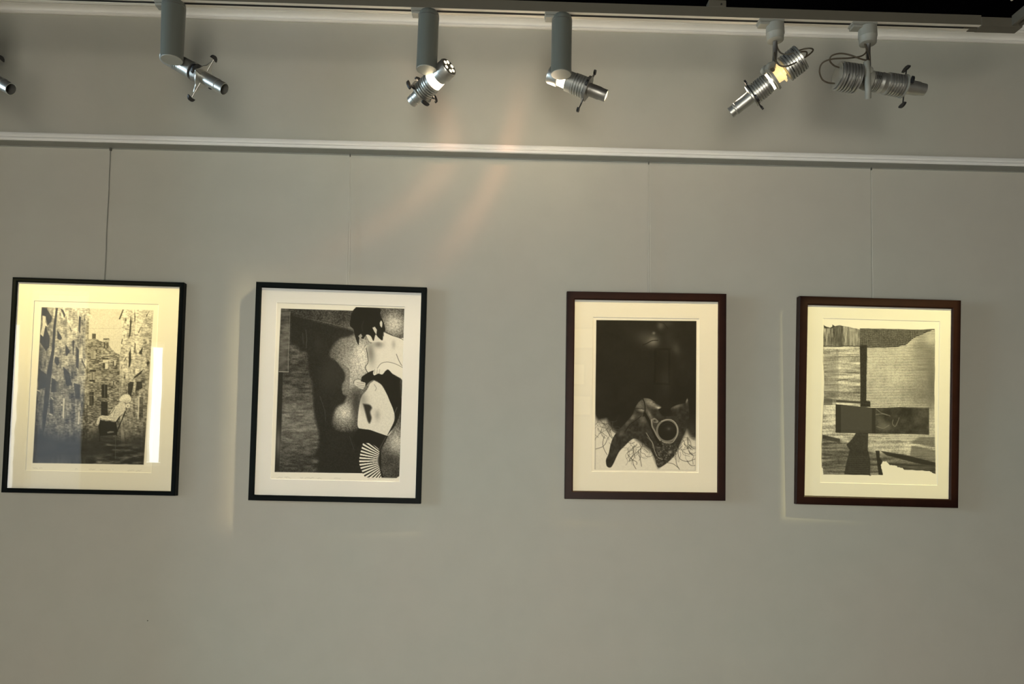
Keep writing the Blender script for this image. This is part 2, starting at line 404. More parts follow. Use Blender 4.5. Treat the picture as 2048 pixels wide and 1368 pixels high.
bm = bmesh.new(); c_ = PT(1443, 8, TY-.018); lathe(bm, [(0, .003), (.0015, .003)], frame_from(Vector((c_.x, TY-.0165, c_.z)), Vector((c_.x, TY-.03, c_.z))), 14); bm_obj('screw', bm, M_slot, br)
bm = bmesh.new(); wx = PT(2024, 20, TY-.1).x; tube(bm, [Vector((wx, TY-.1, TZ+.030)), Vector((wx, TY-.1, ZC))], .0035, 10); bm_obj('suspension_rod', bm, M_trackb, track)

# ------------------------------------------------------------------ spotlights
K = 1/640.0
def knob_mesh(bm, M, r, wdt, rot, style):
    """a shutter lever: a stem along local X from the flange, ended by a black half-moon grip in the flange plane"""
    R = M @ Matrix.Rotation(rot, 4, 'Z')
    pts = []
    if style == 'moon':
        for k in range(13):
            a = -PI/2 + PI*k/12; pts.append((r + .014*math.cos(a) - .001, wdt*1.18*math.sin(a)))
        pts.append((r, wdt*.6)); pts.append((r+.001, 0)); pts.append((r, -wdt*.6))
    else:
        for k in range(20):
            a = 2*PI*k/20; pts.append((r + .0065*math.cos(a), wdt*math.sin(a)))
        pts = [(x - 6*(y*y), y) for x, y in pts]
    lo = [bm.verts.new(R @ Vector((x, y, -.003))) for x, y in pts]; hi = [bm.verts.new(R @ Vector((x, y, .003))) for x, y in pts]
    n = len(pts)
    for i in range(n): bm.faces.new((lo[i], lo[(i+1) % n], hi[(i+1) % n], hi[i]))
    bm.faces.new(list(reversed(lo))); bm.faces.new(hi)
def shutters(root, M, z, r_in, arms, style='moon', plate=True, rplate=None, pm=None):
    """flange plate with four shutter levers (black grips on stems)"""
    Mz = M @ Matrix.Translation((0, 0, z))
    if plate:
        bm = bmesh.new(); rp = rplate or r_in*1.25; pts = []
        for k in range(72):
            a = 2*PI*k/72; rr = rp
            for ang, ln, *_ in arms:
                dd = (a-ang+PI) % (2*PI)-PI
                rr = max(rr, rp + (min(ln, rp*1.9)-rp)*.75*math.exp(-(dd/.22)**2))
            pts.append((rr*math.cos(a), rr*math.sin(a)))
        lo = [bm.verts.new(Mz @ Vector((x, y, -.0015))) for x, y in pts]; hi = [bm.verts.new(Mz @ Vector((x, y, .0015))) for x, y in pts]
        for i in range(72): bm.faces.new((lo[i], lo[(i+1) % 72], hi[(i+1) % 72], hi[i]))
        bm.faces.new(list(reversed(lo))); bm.faces.new(hi)
        bm_obj('shutter_plate', bm, pm or M_alud, root)
    for ang, ln, *rest in arms:
        wdt = rest[0] if rest else .0125
        bm = bmesh.new(); R = Mz @ Matrix.Rotation(ang, 4, 'Z')
        tube(bm, [R @ Vector((r_in*.8, 0, .001)), R @ Vector((ln-.0005, 0, .001))], .0022, 8)
        lv = bm_obj('shutter_lever', bm, M_alud if style == 'moon' else M_knob, root, smooth=True)
        bm = bmesh.new(); knob_mesh(bm, Mz, ln, wdt, ang, style); bm_obj('grip', bm, M_knob, lv)
def ribs(z0, z1, r, n, depth=.0022):
    depth *= 1.9
    out = []; st = (z1-z0)/n
    for k in range(n):
        z = z0+st*k
        out += [(z, r-depth), (z+st*.18, r-depth), (z+st*.28, r), (z+st*.82, r), (z+st*.95, r-depth)]
    return out
def ballast(root, top, bot, rt, rb):
    M = frame_from(top, bot, Vector((1, 0, 0))); L = (bot-top).length
    bm = bmesh.new(); lathe(bm, [(-.004, rt*.8), (.002, rt*.96), (.010, rt), (L-.0015, rb), (L, rb-.0012)], M, 48)
    b = bm_obj('ballast_housing', bm, M_grey, root, smooth=True)
    bm = bmesh.new(); lathe(bm, [(L-.0004, rb-.0010), (L+.0012, rb-.0016)], M, 48); bm_obj('lit_underside', bm, M_grey_lit, b, smooth=True)
    bm = bmesh.new(); lathe(bm, [(.0145, rt+.0003), (.0165, rt+.0003)], M, 48, False, False)
    bm_obj('seam', bm, M_alud, b)
def adapter(root, x, w=.078, off=-.014, z=None):
    z = TZ if z is None else z
    bm = bmesh.new(); box(bm, (x+off, TY, z-.004), (w, .034, .0075), bevel=.0012); a = bm_obj('track_adapter', bm, M_plast, root)
    bm = bmesh.new(); box(bm, (x+off-w*.22, TY, z-.0125), (w*.5, .030, .0095), bevel=.003); bm_obj('adapter_latch', bm, M_plast, a)

def spot_ballast(kind, dx=0, label='', lit=True, root_x=None):
    """spotlights hung under a cylindrical ballast; numbers are the photograph's outline, turned into metres"""
    if kind == 1:
        T = PT(348+dx, 6, TY); Bt = PT(343.5+dx, 120, TY); A = PT(330+dx, 110, -.440); B = PT(449+dx, 178.5, -.470); rt, rb = .0355, .0330
    elif kind == 2:
        T = PT(858, 27, TY); Bt = PT(853, 140, TY); A = PT(898, 133.5, -.505); B = PT(823.5, 203.5, -.395); rt, rb = .0325, .0325
    else:
        T = PT(1124, 35, TY); Bt = PT(1122, 149, TY); A = PT(1098, 148, -.440); B = PT(1213, 192, -.470); rt, rb = .0320, .0325
    root = empty('track_spotlight', (T.x, TY, TZ), label, 'spotlight', 'spotlights on the ceiling track')
    adapter(root, T.x, .07, -.020)
    ballast(root, T, Bt, rt, rb)
    M = frame_from(A, B); L = (B-A).length
    def part(name, prof, m, cap0=True, cap1=True, parent=None):
        bm = bmesh.new(); lathe(bm, [(z*L if z <= 1.001 else z, r*K) for z, r in prof], M, 40, cap0, cap1)
        return bm_obj(name, bm, m, parent or root, smooth=True)
    # bracket from ballast to lamp body
    mid = A.lerp(B, .33); bb = Vector((Bt.x, Bt.y+rb*.9, Bt.z+.012))
    bm = bmesh.new(); tube(bm, [bb, bb.lerp(mid, .5)+Vector((0, .002, 0)), mid], .006, 10); bm_obj('swivel_bracket', bm, M_alud, root, smooth=True)
    def R(z0, z1, r, n): return [(z, rr) for z, rr in ribs(z0, z1, r, n, 1.6)]
    if kind == 1:
        part('lamp_body', [(0, 15.5), (.02, 17)] + [(.20, 17)] + R(.205, .30, 17, 3) + [(.30, 17), (.452, 17.3), (.456, 18.6), (.482, 18.6)], M_alu)
        part('dark_collar', [(.482, 15.5), (.525, 15.5)], M_knob)
        part('shutter_module', [(.525, 18.5), (.535, 18.5), (.60, 17.5), (.64, 16.5)], M_alud)
        shutters(root, M, L*.645, 17*K, [(0, .064, .0135), (PI, .074, .0145), (PI/2, .050, .013), (-PI/2, .050, .013)], 'moon', True, 23*K, M_alu)
        part('lens_tube', [(.64, 12.3), (.86, 12.3), (.865, 13.2), (.885, 13.2), (.89, 12.4), (1.0, 12.2), (1.0, 11.0), (.80, 11.0)], M_alu, True, False)
        part('lens', [(.80, 10.9), (.802, 10.9)], M_knob)
    elif kind == 2:
        part('heat_sink', [(0.0, 18.5), (.02, 20.0), (.16, 20.0), (.17, 18.6), (.27, 18.0)], M_alu)
        hs = part('vent_disc', [(-.006, 17.4), (0.0, 18.4)], M_alud)
        for q in range(7):
            a = 2*PI*q/6; rr = 0 if q == 6 else 11.0*K
            if q == 6: continue
            bm = bmesh.new(); lathe(bm, [(-.0022, 3.6*K), (-.0012, 3.8*K)], M @ Matrix.Translation((rr*math.cos(a), rr*math.sin(a), 0)), 16)
            bm_obj('vent_hole', bm, M_glow2, hs)
        part('lamp_window', [(.27, 18.0), (.42, 19.0)], M_glow)
        part('lamp_body', [(.42, 19.5), (.47, 20)] + R(.47, .70, 21, 5) + [(.70, 20)], M_alu)
        part('flange', [(.70, 21), (.705, 25), (.725, 25.5), (.75, 22), (.76, 15)], M_alu)
        shutters(root, M, L*.71, 18*K, [(PI/2, .060, .0165), (-PI/2, .060, .0165), (PI, .046, .0165), (0, .050, .0165)], 'oval', True, 20*K, M_knob)
        part('lens_tube', [(.74, 12.6), (.90, 12.6), (.905, 13.4), (.925, 13.4), (.93, 12.4), (1.0, 12.2), (1.0, 11.0), (.95, 11.0)], M_alu, True, False)
        part('lens', [(.95, 10.9), (.952, 10.9)], M_glow2)
    else:
        part('heat_sink', [(0.0, 16.5), (.02, 18.0), (.17, 18.0), (.18, 16.5)], M_alu)
        part('lamp_window', [(.18, 15.0), (.315, 16.0)], M_glow)
        part('lamp_body', [(.315, 18), (.32, 20), (.42, 20)] + R(.42, .64, 21.3, 5) + [(.64, 20)], M_alu)
        part('flange', [(.64, 21), (.645, 25), (.69, 25), (.70, 18)], M_alud)
        shutters(root, M, L*.672, 18*K, [(0, .058, .012), (PI, .074, .012), (PI/2, .040, .010), (-PI/2, .040, .010)], 'oval2' if False else 'oval', True, 20*K, M_alud)
        part('lens_tube', [(.70, 12.8), (.88, 12.8), (.90, 11.9), (1.0, 11.9), (1.0, 11.0), (.985, 11.0)], M_alud, True, False)
        part('lens', [(.985, 10.9), (.987, 10.9)], M_glow2)
    return root

spot_ballast(1, -427, 'grey and silver spotlight cut by the left edge of the photo')
spot_ballast(1, 0, 'unlit silver spotlight on a grey cylinder, above and right of the courtyard picture')
spot_ballast(2, 0, 'lit silver spotlight on a grey cylinder showing six glowing vent holes')
spot_ballast(3, 0, 'lit silver spotlight on a grey cylinder pointing right with a bright lens end')

def spot_cable(kind, label):
    if kind == 4:
        cxp, ctop, cbot, A, B, axx = (1550, 50), 52, 80, PT(1603, 113.5, -.545), PT(1461, 226, -.430), 1537
    else:
        cxp, ctop, cbot, A, B, axx = (1735, 60), 57, 86, PT(1674, 151.5, -.515), PT(1849, 179.5, -.505), 1722
    C = PT(cxp[0], cxp[1], TY)
    root = empty('track_spotlight', (C.x, TY, TZ), label, 'spotlight', 'spotlights on the ceiling track')
    adapter(root, C.x, .080, -.016)
    top = Vector((C.x, TY, TZ-.008)); bot = Vector((C.x+.001, TY, PT(cxp[0], cbot, TY).z-.004))
    Mc = frame_from(top, bot, Vector((1, 0, 0))); Lc = (bot-top).length
    bm = bmesh.new(); lathe(bm, [(0, .024), (.003, .0275), (Lc*.60, .0285), (Lc*.64, .0270), (Lc*.97, .0255), (Lc, .022)], Mc, 40)
    bm_obj('canopy', bm, M_plast, root, smooth=True)
    M = frame_from(A, B); L = (B-A).length
    def part(name, prof, m, cap0=True, cap1=True, parent=None, MM=None):
        bm = bmesh.new(); lathe(bm, [(z*L, r*K) for z, r in prof], MM or M, 44, cap0, cap1)
        return bm_obj(name, bm, m, parent or root, smooth=True)
    def R(z0, z1, r, n, dp=1.8): return ribs(z0, z1, r, n, dp)
    def slots(parent, zz, r, angs, lw=.0022, ln=.020):
        for z in zz:
            for a in angs:
                bm = bmesh.new()
                n = 8; span = ln/(r*K)
                Mr = M @ Matrix.Rotation(a, 4, 'Z'); rows = []
                for k in range(n+1):
                    th = -span/2+span*k/n
                    rows.append([bm.verts.new(Mr @ Vector(((r*K+.0004)*math.cos(th), (r*K+.0004)*math.sin(th), z*L+o))) for o in (-lw/2, lw/2)])
                for k in range(n): bm.faces.new((rows[k][0], rows[k+1][0], rows[k+1][1], rows[k][1]))
                bm_obj('vent_slot', bm, M_slot, parent)
    def toward(Mx):   # angle about the axis that faces the camera
        v = (Mx.inverted().to_3x3() @ (CAM-Mx.translation)); return math.atan2(v.y, v.x)
    ta = toward(M)
    if kind == 4:
        hs = part('heat_sink', [(0, 25.5)] + R(.0, .225, 27.5, 7, 2.2) + [(.225, 25)], M_alu)
        slots(hs, (.05, .165), 27.6, (ta+.9, ta-.35))
        part('lamp_socket', [(.235, 9), (.250, 9), (.252, 15), (.262, 15), (.265, 20), (.280, 21), (.285, 15), (.36, 14)], M_gold)
        part('yoke_ring', [(.362, 20), (.366, 24.5), (.395, 25), (.40, 21)], M_plast)
        part('collar', [(.40, 19.5), (.418, 19.5)], M_alu)
        part('lamp_window', [(.418, 18.5), (.446, 18.5)], M_glow)
        part('collar', [(.446, 19.5), (.455, 19.5)], M_alu)
        part('lamp_body', [(.455, 20), (.48, 21)] + R(.48, .665, 21.8, 6, 1.7) + [(.668, 19)], M_alu)
        part('flange', [(.675, 19), (.68, 24.5), (.70, 24.5), (.705, 14)], M_alu)
        shutters(root, M, L*.665, 17*K, [(PI/4, .050, .012), (-PI/4, .050, .012), (3*PI/4, .052, .013), (-3*PI/4, .052, .013)], 'oval', False)
        part('lens_tube', [(.705, 13.0), (.91, 12.6), (.915, 13.2), (.93, 13.2), (.94, 11.6), (1.0, 11.6), (1.0, 10.6), (.97, 10.6)], M_alu, True, False)
        part('lens', [(.97, 10.5), (.972, 10.5)], M_knob)
        Y0 = PT(1551, 88, TY); Yj = PT(1551, 128, TY-.01); kn = PT(1531, 138, -.545); yk = -.545
        cab = [[(1549, 78, 0), (1549, 104, -.004), (1551, 120, -.035), (1560, 131, -.055), (1575, 132, -.06), (1598, 122, -.055), (1617, 110, -.045), (1626, 101, -.03), (1622, 97, -.01), (1608, 98, 0), (1590, 104, 0)],
               [(1553, 84, 0), (1555, 96, 0), (1562, 106, -.02), (1575, 109, -.05), (1600, 104, -.06), (1613, 104, -.05), (1612, 113, -.03), (1604, 118, -.01)]]
        st = [(1550, 84, 0), (1550, 104, 0), (1548, 126, -.01), (1545, 140, -.02)]
        arc = [(1547, 128, -.075), (1538, 132, -.078), (1534, 142, -.078)]
    else:
        hs = part('heat_sink', [(0, 25.5)] + R(.0, .235, 28, 7, 2.2) + [(.235, 25)], M_alu)
        slots(hs, (.065, .155), 28.1, (ta+.25,), ln=.045)
        part('pivot', [(.235, 6), (.30, 6)], M_knob)
        part('yoke_ring', [(.285, 10), (.29, 17), (.33, 19), (.375, 20), (.38, 19)], M_plast)
        part('lamp_body', [(.385, 17), (.39, 18.5)] + R(.395, .47, 19.5, 4, 1.5) + [(.50, 20)] + R(.55, .735, 21.5, 6, 1.5) + [(.74, 20)], M_alu)
        slots(root, (.40, .42, .44), 19.6, (ta-.5,), ln=.012)
        part('flange', [(.745, 20), (.75, 23), (.765, 23), (.77, 14)], M_plast)
        shutters(root, M, L*.768, 17*K, [(0, .060, .021), (PI, .062, .018), (PI/2, .045, .012), (-PI/2, .045, .012)], 'oval', False)
        part('lens_tube', [(.775, 14.2), (.93, 13.2), (.935, 12), (1.0, 11.5), (1.0, 10.5), (.97, 10.5)], M_alu, True, False)
        part('lens', [(.97, 10.4), (.972, 10.4)], M_knob)
        kn = PT(1739, 140.5, -.545); yk = -.545
        cab = [[(1740, 84, 0), (1736, 98, 0), (1725, 111, -.01), (1700, 116, -.045), (1665, 118, -.05), (1645, 126, -.045), (1639, 142, -.03), (1644, 158, -.015), (1655, 165, -.01), (1669, 167, 0)],
               [(1729, 86, 0), (1734, 100, -.01), (1738, 108, -.03), (1738, 120, -.03), (1722, 118, -.045), (1700, 110, -.05), (1680, 107, -.05), (1663, 112, -.05), (1660, 122, -.04), (1668, 131, -.03), (1678, 135, -.015)]]
        st = [(1737, 84, 0), (1736, 104, 0), (1737, 126, -.01), (1737, 140, -.012)]
        arc = [(1733, 124, -.03), (1735, 145, -.034), (1736, 176, -.034), (1736, 197, -.02)]
    bm = bmesh.new(); tube(bm, catmull([PT(x, y, TY+o) for x, y, o in st], 5), .0075, 12); stem = bm_obj('stem', bm, M_alud, root, smooth=True)
    bm = bmesh.new(); P_ = catmull([PT(x, y, TY+o) for x, y, o in arc], 6)
    tube(bm, P_, .0095 if kind == 5 else .0085, 12); bm_obj('yoke_arm', bm, M_plast, root, smooth=True)
    bm = bmesh.new(); lathe(bm, [(-.016, .011), (0, .0115), (.004, .0108), (.0055, .007)], frame_from(Vector((kn.x, yk, kn.z)), Vector((kn.x, yk-.1, kn.z))), 28)
    bm_obj('clamp_knob', bm, M_plast, root, smooth=True)
    for c in cab:
        bm = bmesh.new(); tube(bm, catmull([PT(x, y, TY+o) for x, y, o in c], 8), .0024, 10); bm_obj('cable', bm, M_cable, root, smooth=True)
    return root
spot_cable(4, 'glowing silver spotlight with looped cables and ribbed heat sink, pointing down left')
spot_cable(5, 'unlit silver spotlight with looped cables pointing right, nearest the track corner')

# ------------------------------------------------------------------ drawing on the print grids
def vnoise(X, Y, seed):
    xi = np.floor(X).astype(np.int64); yi = np.floor(Y).astype(np.int64); fx = X-xi; fy = Y-yi
    fx = fx*fx*(3-2*fx); fy = fy*fy*(3-2*fy)
    def h(a, b):
        n = (a*374761393 + b*668265263 + seed*1442695041) & 0xffffffff
        n = ((n ^ (n >> 13))*1274126177) & 0xffffffff
        return ((n ^ (n >> 16)) & 0xffff)/65535.0
    return (h(xi, yi)*(1-fx)+h(xi+1, yi)*fx)*(1-fy) + (h(xi, yi+1)*(1-fx)+h(xi+1, yi+1)*fx)*fy
def fbm(X, Y, s, seed, oct=4, ax=1, ay=1):
    v = 0; a = 1; t = 0
    for o in range(oct):
        v = v + a*vnoise(X*ax/s*2**o, Y*ay/s*2**o, seed+o*17); t += a; a *= .55
    return v/t
class Art:
    """a grey drawing; X, Y are the sheet's own coordinates, V its tone (0 ink .. 1 paper)"""
    def __init__(s, X, Y, paper=.9):
        s.X, s.Y = X, Y; s.V = np.full(X.shape, paper); s.T = (0, 0, 1)
    def zoom(s, ox, oy, k): s.T = (ox, oy, k)
    def c(s, pts): ox, oy, k = s.T; return [(ox+x/k, oy+y/k) for x, y in pts]
    def cover(s, pts, soft=.9):
        P = s.c(pts); xs = [p[0] for p in P]; ys = [p[1] for p in P]; m = np.zeros(s.X.shape)
        bx = (s.X > min(xs)-3) & (s.X < max(xs)+3) & (s.Y > min(ys)-3) & (s.Y < max(ys)+3)
        x = s.X[bx]; y = s.Y[bx]
        if x.size == 0: return m
        ins = np.zeros(x.shape, bool); dm = np.full(x.shape, 1e9); n = len(P)
        for i in range(n):
            x0, y0 = P[i]; x1, y1 = P[(i+1) % n]
            if y0 != y1:
                cr = ((y0 > y) != (y1 > y)) & (x < (x1-x0)*(y-y0)/(y1-y0)+x0); ins ^= cr
            dx, dy = x1-x0, y1-y0; t = np.clip(((x-x0)*dx+(y-y0)*dy)/(dx*dx+dy*dy+1e-9), 0, 1)
            dm = np.minimum(dm, np.hypot(x-x0-t*dx, y-y0-t*dy))
        m[bx] = np.clip(.5+np.where(ins, dm, -dm)/soft, 0, 1); return m
    def put(s, m, v, a=1.0): s.V = s.V*(1-m*a) + v*m*a
    def poly(s, pts, v, a=1.0, soft=.9): m = s.cover(pts, soft); s.put(m, v, a); return m
    def line(s, pts, w, v, a=1.0, soft=.8):
        P = s.c(pts); dm = np.full(s.X.shape, 1e9)
        for (x0, y0), (x1, y1) in zip(P[:-1], P[1:]):
            bx = (s.X > min(x0, x1)-4) & (s.X < max(x0, x1)+4) & (s.Y > min(y0, y1)-4) & (s.Y < max(y0, y1)+4)
            x = s.X[bx]; y = s.Y[bx]; dx, dy = x1-x0, y1-y0
            t = np.clip(((x-x0)*dx+(y-y0)*dy)/(dx*dx+dy*dy+1e-9), 0, 1)
            dm[bx] = np.minimum(dm[bx], np.hypot(x-x0-t*dx, y-y0-t*dy))
        m = np.clip(.5+(w/2-dm)/soft, 0, 1); s.put(m, v, a); return m
    def blob(s, cx, cy, rx, ry, v, a=1.0, clip=None, p=1.0, rot=0):
        (x, y), = s.c([(cx, cy)]); k = s.T[2]; rx /= k; ry /= k
        u = s.X-x; w_ = s.Y-y; cr, sr = math.cos(rot), math.sin(rot)
        g = np.exp(-((((u*cr+w_*sr)/rx)**2+((-u*sr+w_*cr)/ry)**2)**p))
        if clip is not None: g = g*clip
        s.put(g, v, a)
    def curve(s, pts, n=8):
        return [(p.x, p.y) for p in catmull([Vector((x, y, 0)) for x, y in pts], n)]
def scribble(A, x0, x1, y, seed, tone=.55, amp=1.2):
    rnd = random.Random(seed); x = x0; pts = []
    while x < x1:
        pts.append((x, y+rnd.uniform(-amp, amp))); x += rnd.uniform(.8, 2.2)
        if rnd.random() < .10 and len(pts) > 3: A.line(pts, .45, tone, .55); pts = []; x += 2.5
    if len(pts) > 1: A.line(pts, .45, tone, .55)

#ART
def art1(A):
    X, Y = A.X, A.Y
    plate = [(83, 614.2), (307.1, 620.4), (287.4, 929.5), (65.3, 925.9)]
    A.zoom(0, 0, 1); base = A.cover(plate)
    brick = fbm(X, Y, 3.2, 11, 3, .8, 1.7); coarse = fbm(X, Y, 18, 5, 4); streak = fbm(X, Y, 7, 23, 4, 1.8, .5); grain = fbm(X, Y, 1.4, 3, 2)
    t = np.clip((Y-614)/314, 0, 1)
    V = A.V
    A.put(base, .84-.04*coarse)                                   # sky
    A.zoom(60, 600, 7.6)
    # left block
    m = A.cover([(150, 100), (905, 125), (948, 282), (905, 270), (893, 440), (885, 1368), (885, 2560), (0, 2560), (0, 1000)])*base
    A.put(m, .74-.56*t+.55*(streak-.5)+.50*(brick-.5)+.40*(coarse-.5))
    x0 = 83-(Y-614)*.057; dl = (X-x0)
    A.put(m*np.clip(1-dl/42, 0, 1), .22+.5*(streak-.5), .62)
    # right block
    m = A.cover([(1412, 140), (1350, 292), (1392, 290), (1400, 560), (1372, 800), (1360, 1368), (1380, 1700), (1500, 2560), (2000, 2560), (2000, 100)])*base
    A.put(m, .88-.52*t+.55*(streak-.5)+.60*(brick-.5)+.30*(coarse-.5))
    A.put(m*np.clip((X-(283-(Y-614)*.05))/26, 0, 1), .50-.25*t+.6*(brick-.5), .55)
    # gable at the back
    g = A.cover([(885, 600), (945, 592), (945, 510), (1002, 510), (1000, 590), (1110, 640), (1112, 592), (1208, 592), (1200, 690), (1240, 745), (1300, 800), (1365, 830), (1360, 1400), (1400, 2560), (870, 2560)])*base
    A.put(g, .60-.24*t+.75*(brick-.5)+.25*(coarse-.5))
    for r in ((945, 515, 1000, 590, .30), (1115, 585, 1205, 600, .2), (1120, 640, 1145, 735, .25), (1160, 645, 1192, 735, .3), (1125, 605, 1200, 632, .75),
              (925, 770, 1000, 900, .70), (930, 770, 970, 880, .55), (920, 895, 1000, 910, .2), (1100, 885, 1190, 905, .12), (1110, 905, 1188, 950, .85), (1105, 960, 1140, 1040, .2), (1142, 960, 1186, 1045, .88),
              (1280, 920, 1302, 1000, .85), (1262, 930, 1278, 1000, .3), (912, 1060, 1000, 1090, .15), (915, 1105, 985, 1215, .62), (905, 1215, 985, 1240, .1), (940, 1100, 950, 1215, .25),
              (1085, 1210, 1190, 1225, .15), (1088, 1285, 1175, 1490, .10), (1130, 1290, 1140, 1480, .4), (1265, 1235, 1300, 1300, .2), (1280, 1240, 1300, 1290, .8),
              (905, 1395, 970, 1600, .14), (880, 1445, 970, 1453, .55), (925, 1400, 931, 1590, .5), (1080, 1545, 1180, 1760, .09)):
        A.poly([(r[0], r[1]), (r[2], r[1]), (r[2], r[3]), (r[0], r[3])], r[4], .85)
    # drain pipe and foreshortened windows on the left block
    A.poly([(395, 120), (425, 122), (390, 420), (372, 760), (330, 1100), (290, 1500), (235, 1900), (185, 2100), (215, 1500), (265, 1050), (330, 760), (352, 420)], .12, .8)
    for p in ([(180, 120), (250, 125), (335, 260), (325, 330), (270, 380), (230, 240), (185, 230)], [(160, 520), (240, 420), (300, 560), (290, 720), (240, 770), (150, 640)],
              [(130, 1040), (250, 1130), (240, 1330), (120, 1368)], [(465, 130), (505, 150), (540, 230), (520, 270)], [(740, 240), (775, 260), (760, 520), (738, 470)], [(590, 380), (630, 460), (632, 500)],
              [(415, 450), (490, 580), (460, 610), (415, 590)], [(645, 620), (672, 610), (665, 850), (650, 820)], [(540, 660), (605, 790), (560, 850), (540, 840)], [(700, 700), (745, 760), (738, 1060), (700, 1010)],
              [(380, 860), (430, 870), (450, 960), (420, 1000), (370, 940)], [(500, 1010), (600, 1110), (640, 1300), (560, 1300), (520, 1150)], [(820, 240), (845, 300), (828, 330)], [(785, 880), (850, 1040), (838, 1045), (785, 930)],
              [(665, 1260), (760, 1290), (760, 1500), (690, 1500)], [(330, 1180), (430, 1250), (440, 1400), (320, 1400)]):
        A.poly(p, .13, .82, 1.3)
    for p in ([(190, 240), (240, 250), (235, 330), (270, 410), (235, 390), (200, 560), (160, 520), (190, 380)], [(838, 890), (865, 900), (855, 1010), (830, 960)], [(560, 250), (580, 140), (590, 200), (570, 320)], [(745, 250), (755, 150), (720, 160), (730, 400)]):
        A.poly(p, .88, .8)
    A.line([(618, 520), (690, 520)], 1, .2, .8); A.line([(1585, 530), (1645, 530)], 1, .2, .8)
    A.line([(900, 430), (1380, 432)], .7, .66, .7)
    for p in ([(1412, 140), (1425, 150), (1370, 295), (1348, 292)], [(1525, 250), (1545, 330), (1528, 540), (1500, 590), (1515, 420)], [(1590, 150), (1603, 250), (1598, 330), (1588, 330)], [(1455, 270), (1465, 290), (1445, 350), (1440, 340)],
              [(1705, 375), (1640, 500), (1655, 500)], [(1400, 590), (1410, 600), (1392, 670), (1385, 660)], [(1590, 640), (1604, 660), (1600, 800), (1588, 810)], [(1530, 740), (1540, 900), (1525, 1000), (1495, 1040), (1505, 800)],
              [(1715, 710), (1700, 830), (1650, 810)], [(1460, 860), (1470, 870), (1430, 940), (1425, 930)], [(1410, 980), (1375, 1050), (1385, 1050)], [(1725, 1050), (1690, 1120), (1560, 1210), (1590, 1160)],
              [(1440, 1100), (1448, 1200), (1428, 1190)], [(1800, 920), (1820, 950), (1790, 1010), (1770, 960)], [(1820, 160), (1770, 260), (1765, 235)], [(1620, 1240), (1700, 1240), (1710, 1340), (1600, 1390)], [(1490, 1270), (1530, 1240), (1580, 1250), (1530, 1500), (1490, 1420)]):
        A.poly(p, .13, .85, 1.2)
    A.zoom(60, 770, 7.6)
    # dark foot of the court, lighter broken stone
    gm = A.cover([(50, 640), (400, 760), (860, 760), (1050, 640), (1300, 760), (1500, 770), (1780, 700), (1740, 1260), (20, 1240)], 30)*base
    A.put(gm, .10+.10*fbm(X, Y, 12, 41, 4, .5, 1.6)*1.2, .93)
    fl = A.cover([(1100, 850), (1740, 960), (1740, 1240), (860, 1240), (860, 1120), (1200, 1080)], 14)*base
    A.put(fl, .10+.55*np.clip(fbm(X, Y, 9, 47, 4, .5, 1.8)-.42, 0, 1)*2, .8)
    A.put(A.cover([(60, 1120), (860, 1080), (860, 1230), (60, 1220)], 20)*base, .26+.3*(streak-.5), .6)
    for bx, by, rx, ry, v in ((460, 640, 60, 70, .45), (470, 720, 30, 40, .4), (610, 560, 20, 60, .5), (330, 640, 60, 60, .3), (720, 640, 70, 50, .38), (960, 660, 60, 40, .45), (420, 90, 30, 200, .42), (570, 300, 30, 100, .5), (1400, 640, 120, 100, .36), (1560, 560, 60, 100, .42), (1000, 350, 60, 60, .5), (1640, 740, 60, 20, .5)):
        A.blob(bx, by, rx, ry, v*(.6+.8*brick), .7, base)
    for p in ([(500, 200), (530, 200), (515, 510), (495, 500)], [(738, 400), (756, 400), (745, 598), (730, 598)], [(310, 180), (325, 185), (360, 215), (350, 225)], [(100, 70), (150, 85), (145, 100), (100, 82)], [(468, 285), (500, 290), (490, 320), (468, 305)], [(1645, 200), (1665, 200), (1650, 512), (1632, 510)], [(1665, 300), (1700, 285), (1698, 300), (1668, 318)], [(290, 435), (345, 455), (345, 465), (290, 445)]):
        A.poly(p, .82, .85)
    A.poly([(300, 220), (345, 230), (350, 440), (300, 430)], .15, .8); A.poly([(1665, 180), (1720, 190), (1715, 500), (1660, 500)], .2, .6)
    # seated figure leaning back
    A.poly([(1040, 520), (1110, 540), (1310, 570), (1330, 700), (1310, 760), (1180, 770), (1060, 780), (1040, 650)], .09, .95)
    A.poly([(1340, 380), (1430, 390), (1470, 320), (1330, 560), (1300, 560)], .1, .9)
    A.poly(A.curve([(1360, 265), (1420, 262), (1450, 320), (1440, 400), (1350, 490), (1300, 560), (1275, 548), (1100, 520), (1072, 500), (1060, 545), (1045, 600), (1018, 595), (1012, 555), (1045, 490), (1090, 462), (1190, 465), (1240, 380), (1290, 335), (1330, 300)]), .78+.20*(grain-.5), .98)
    A.line([(1285, 350), (1240, 420), (1190, 462)], 1.3, .25, .8); A.line([(1300, 380), (1270, 470), (1280, 540)], .9, .4, .8); A.line([(1110, 490), (1270, 500)], .7, .55, .7)
    A.poly(A.curve([(1360, 215), (1395, 165), (1440, 145), (1500, 145), (1535, 190), (1530, 235), (1505, 265), (1450, 262), (1380, 248)]), .86+.25*(grain-.5), .98)
    A.poly(A.curve([(1350, 215), (1390, 205), (1385, 245), (1358, 238)]), .84); A.poly(A.curve([(1450, 300), (1500, 280), (1520, 320), (1490, 350), (1455, 335)]), .82)
    A.poly([(1478, 310), (1495, 312), (1488, 335)], .2)
    A.blob(1470, 245, 45, 14, .45, .5)
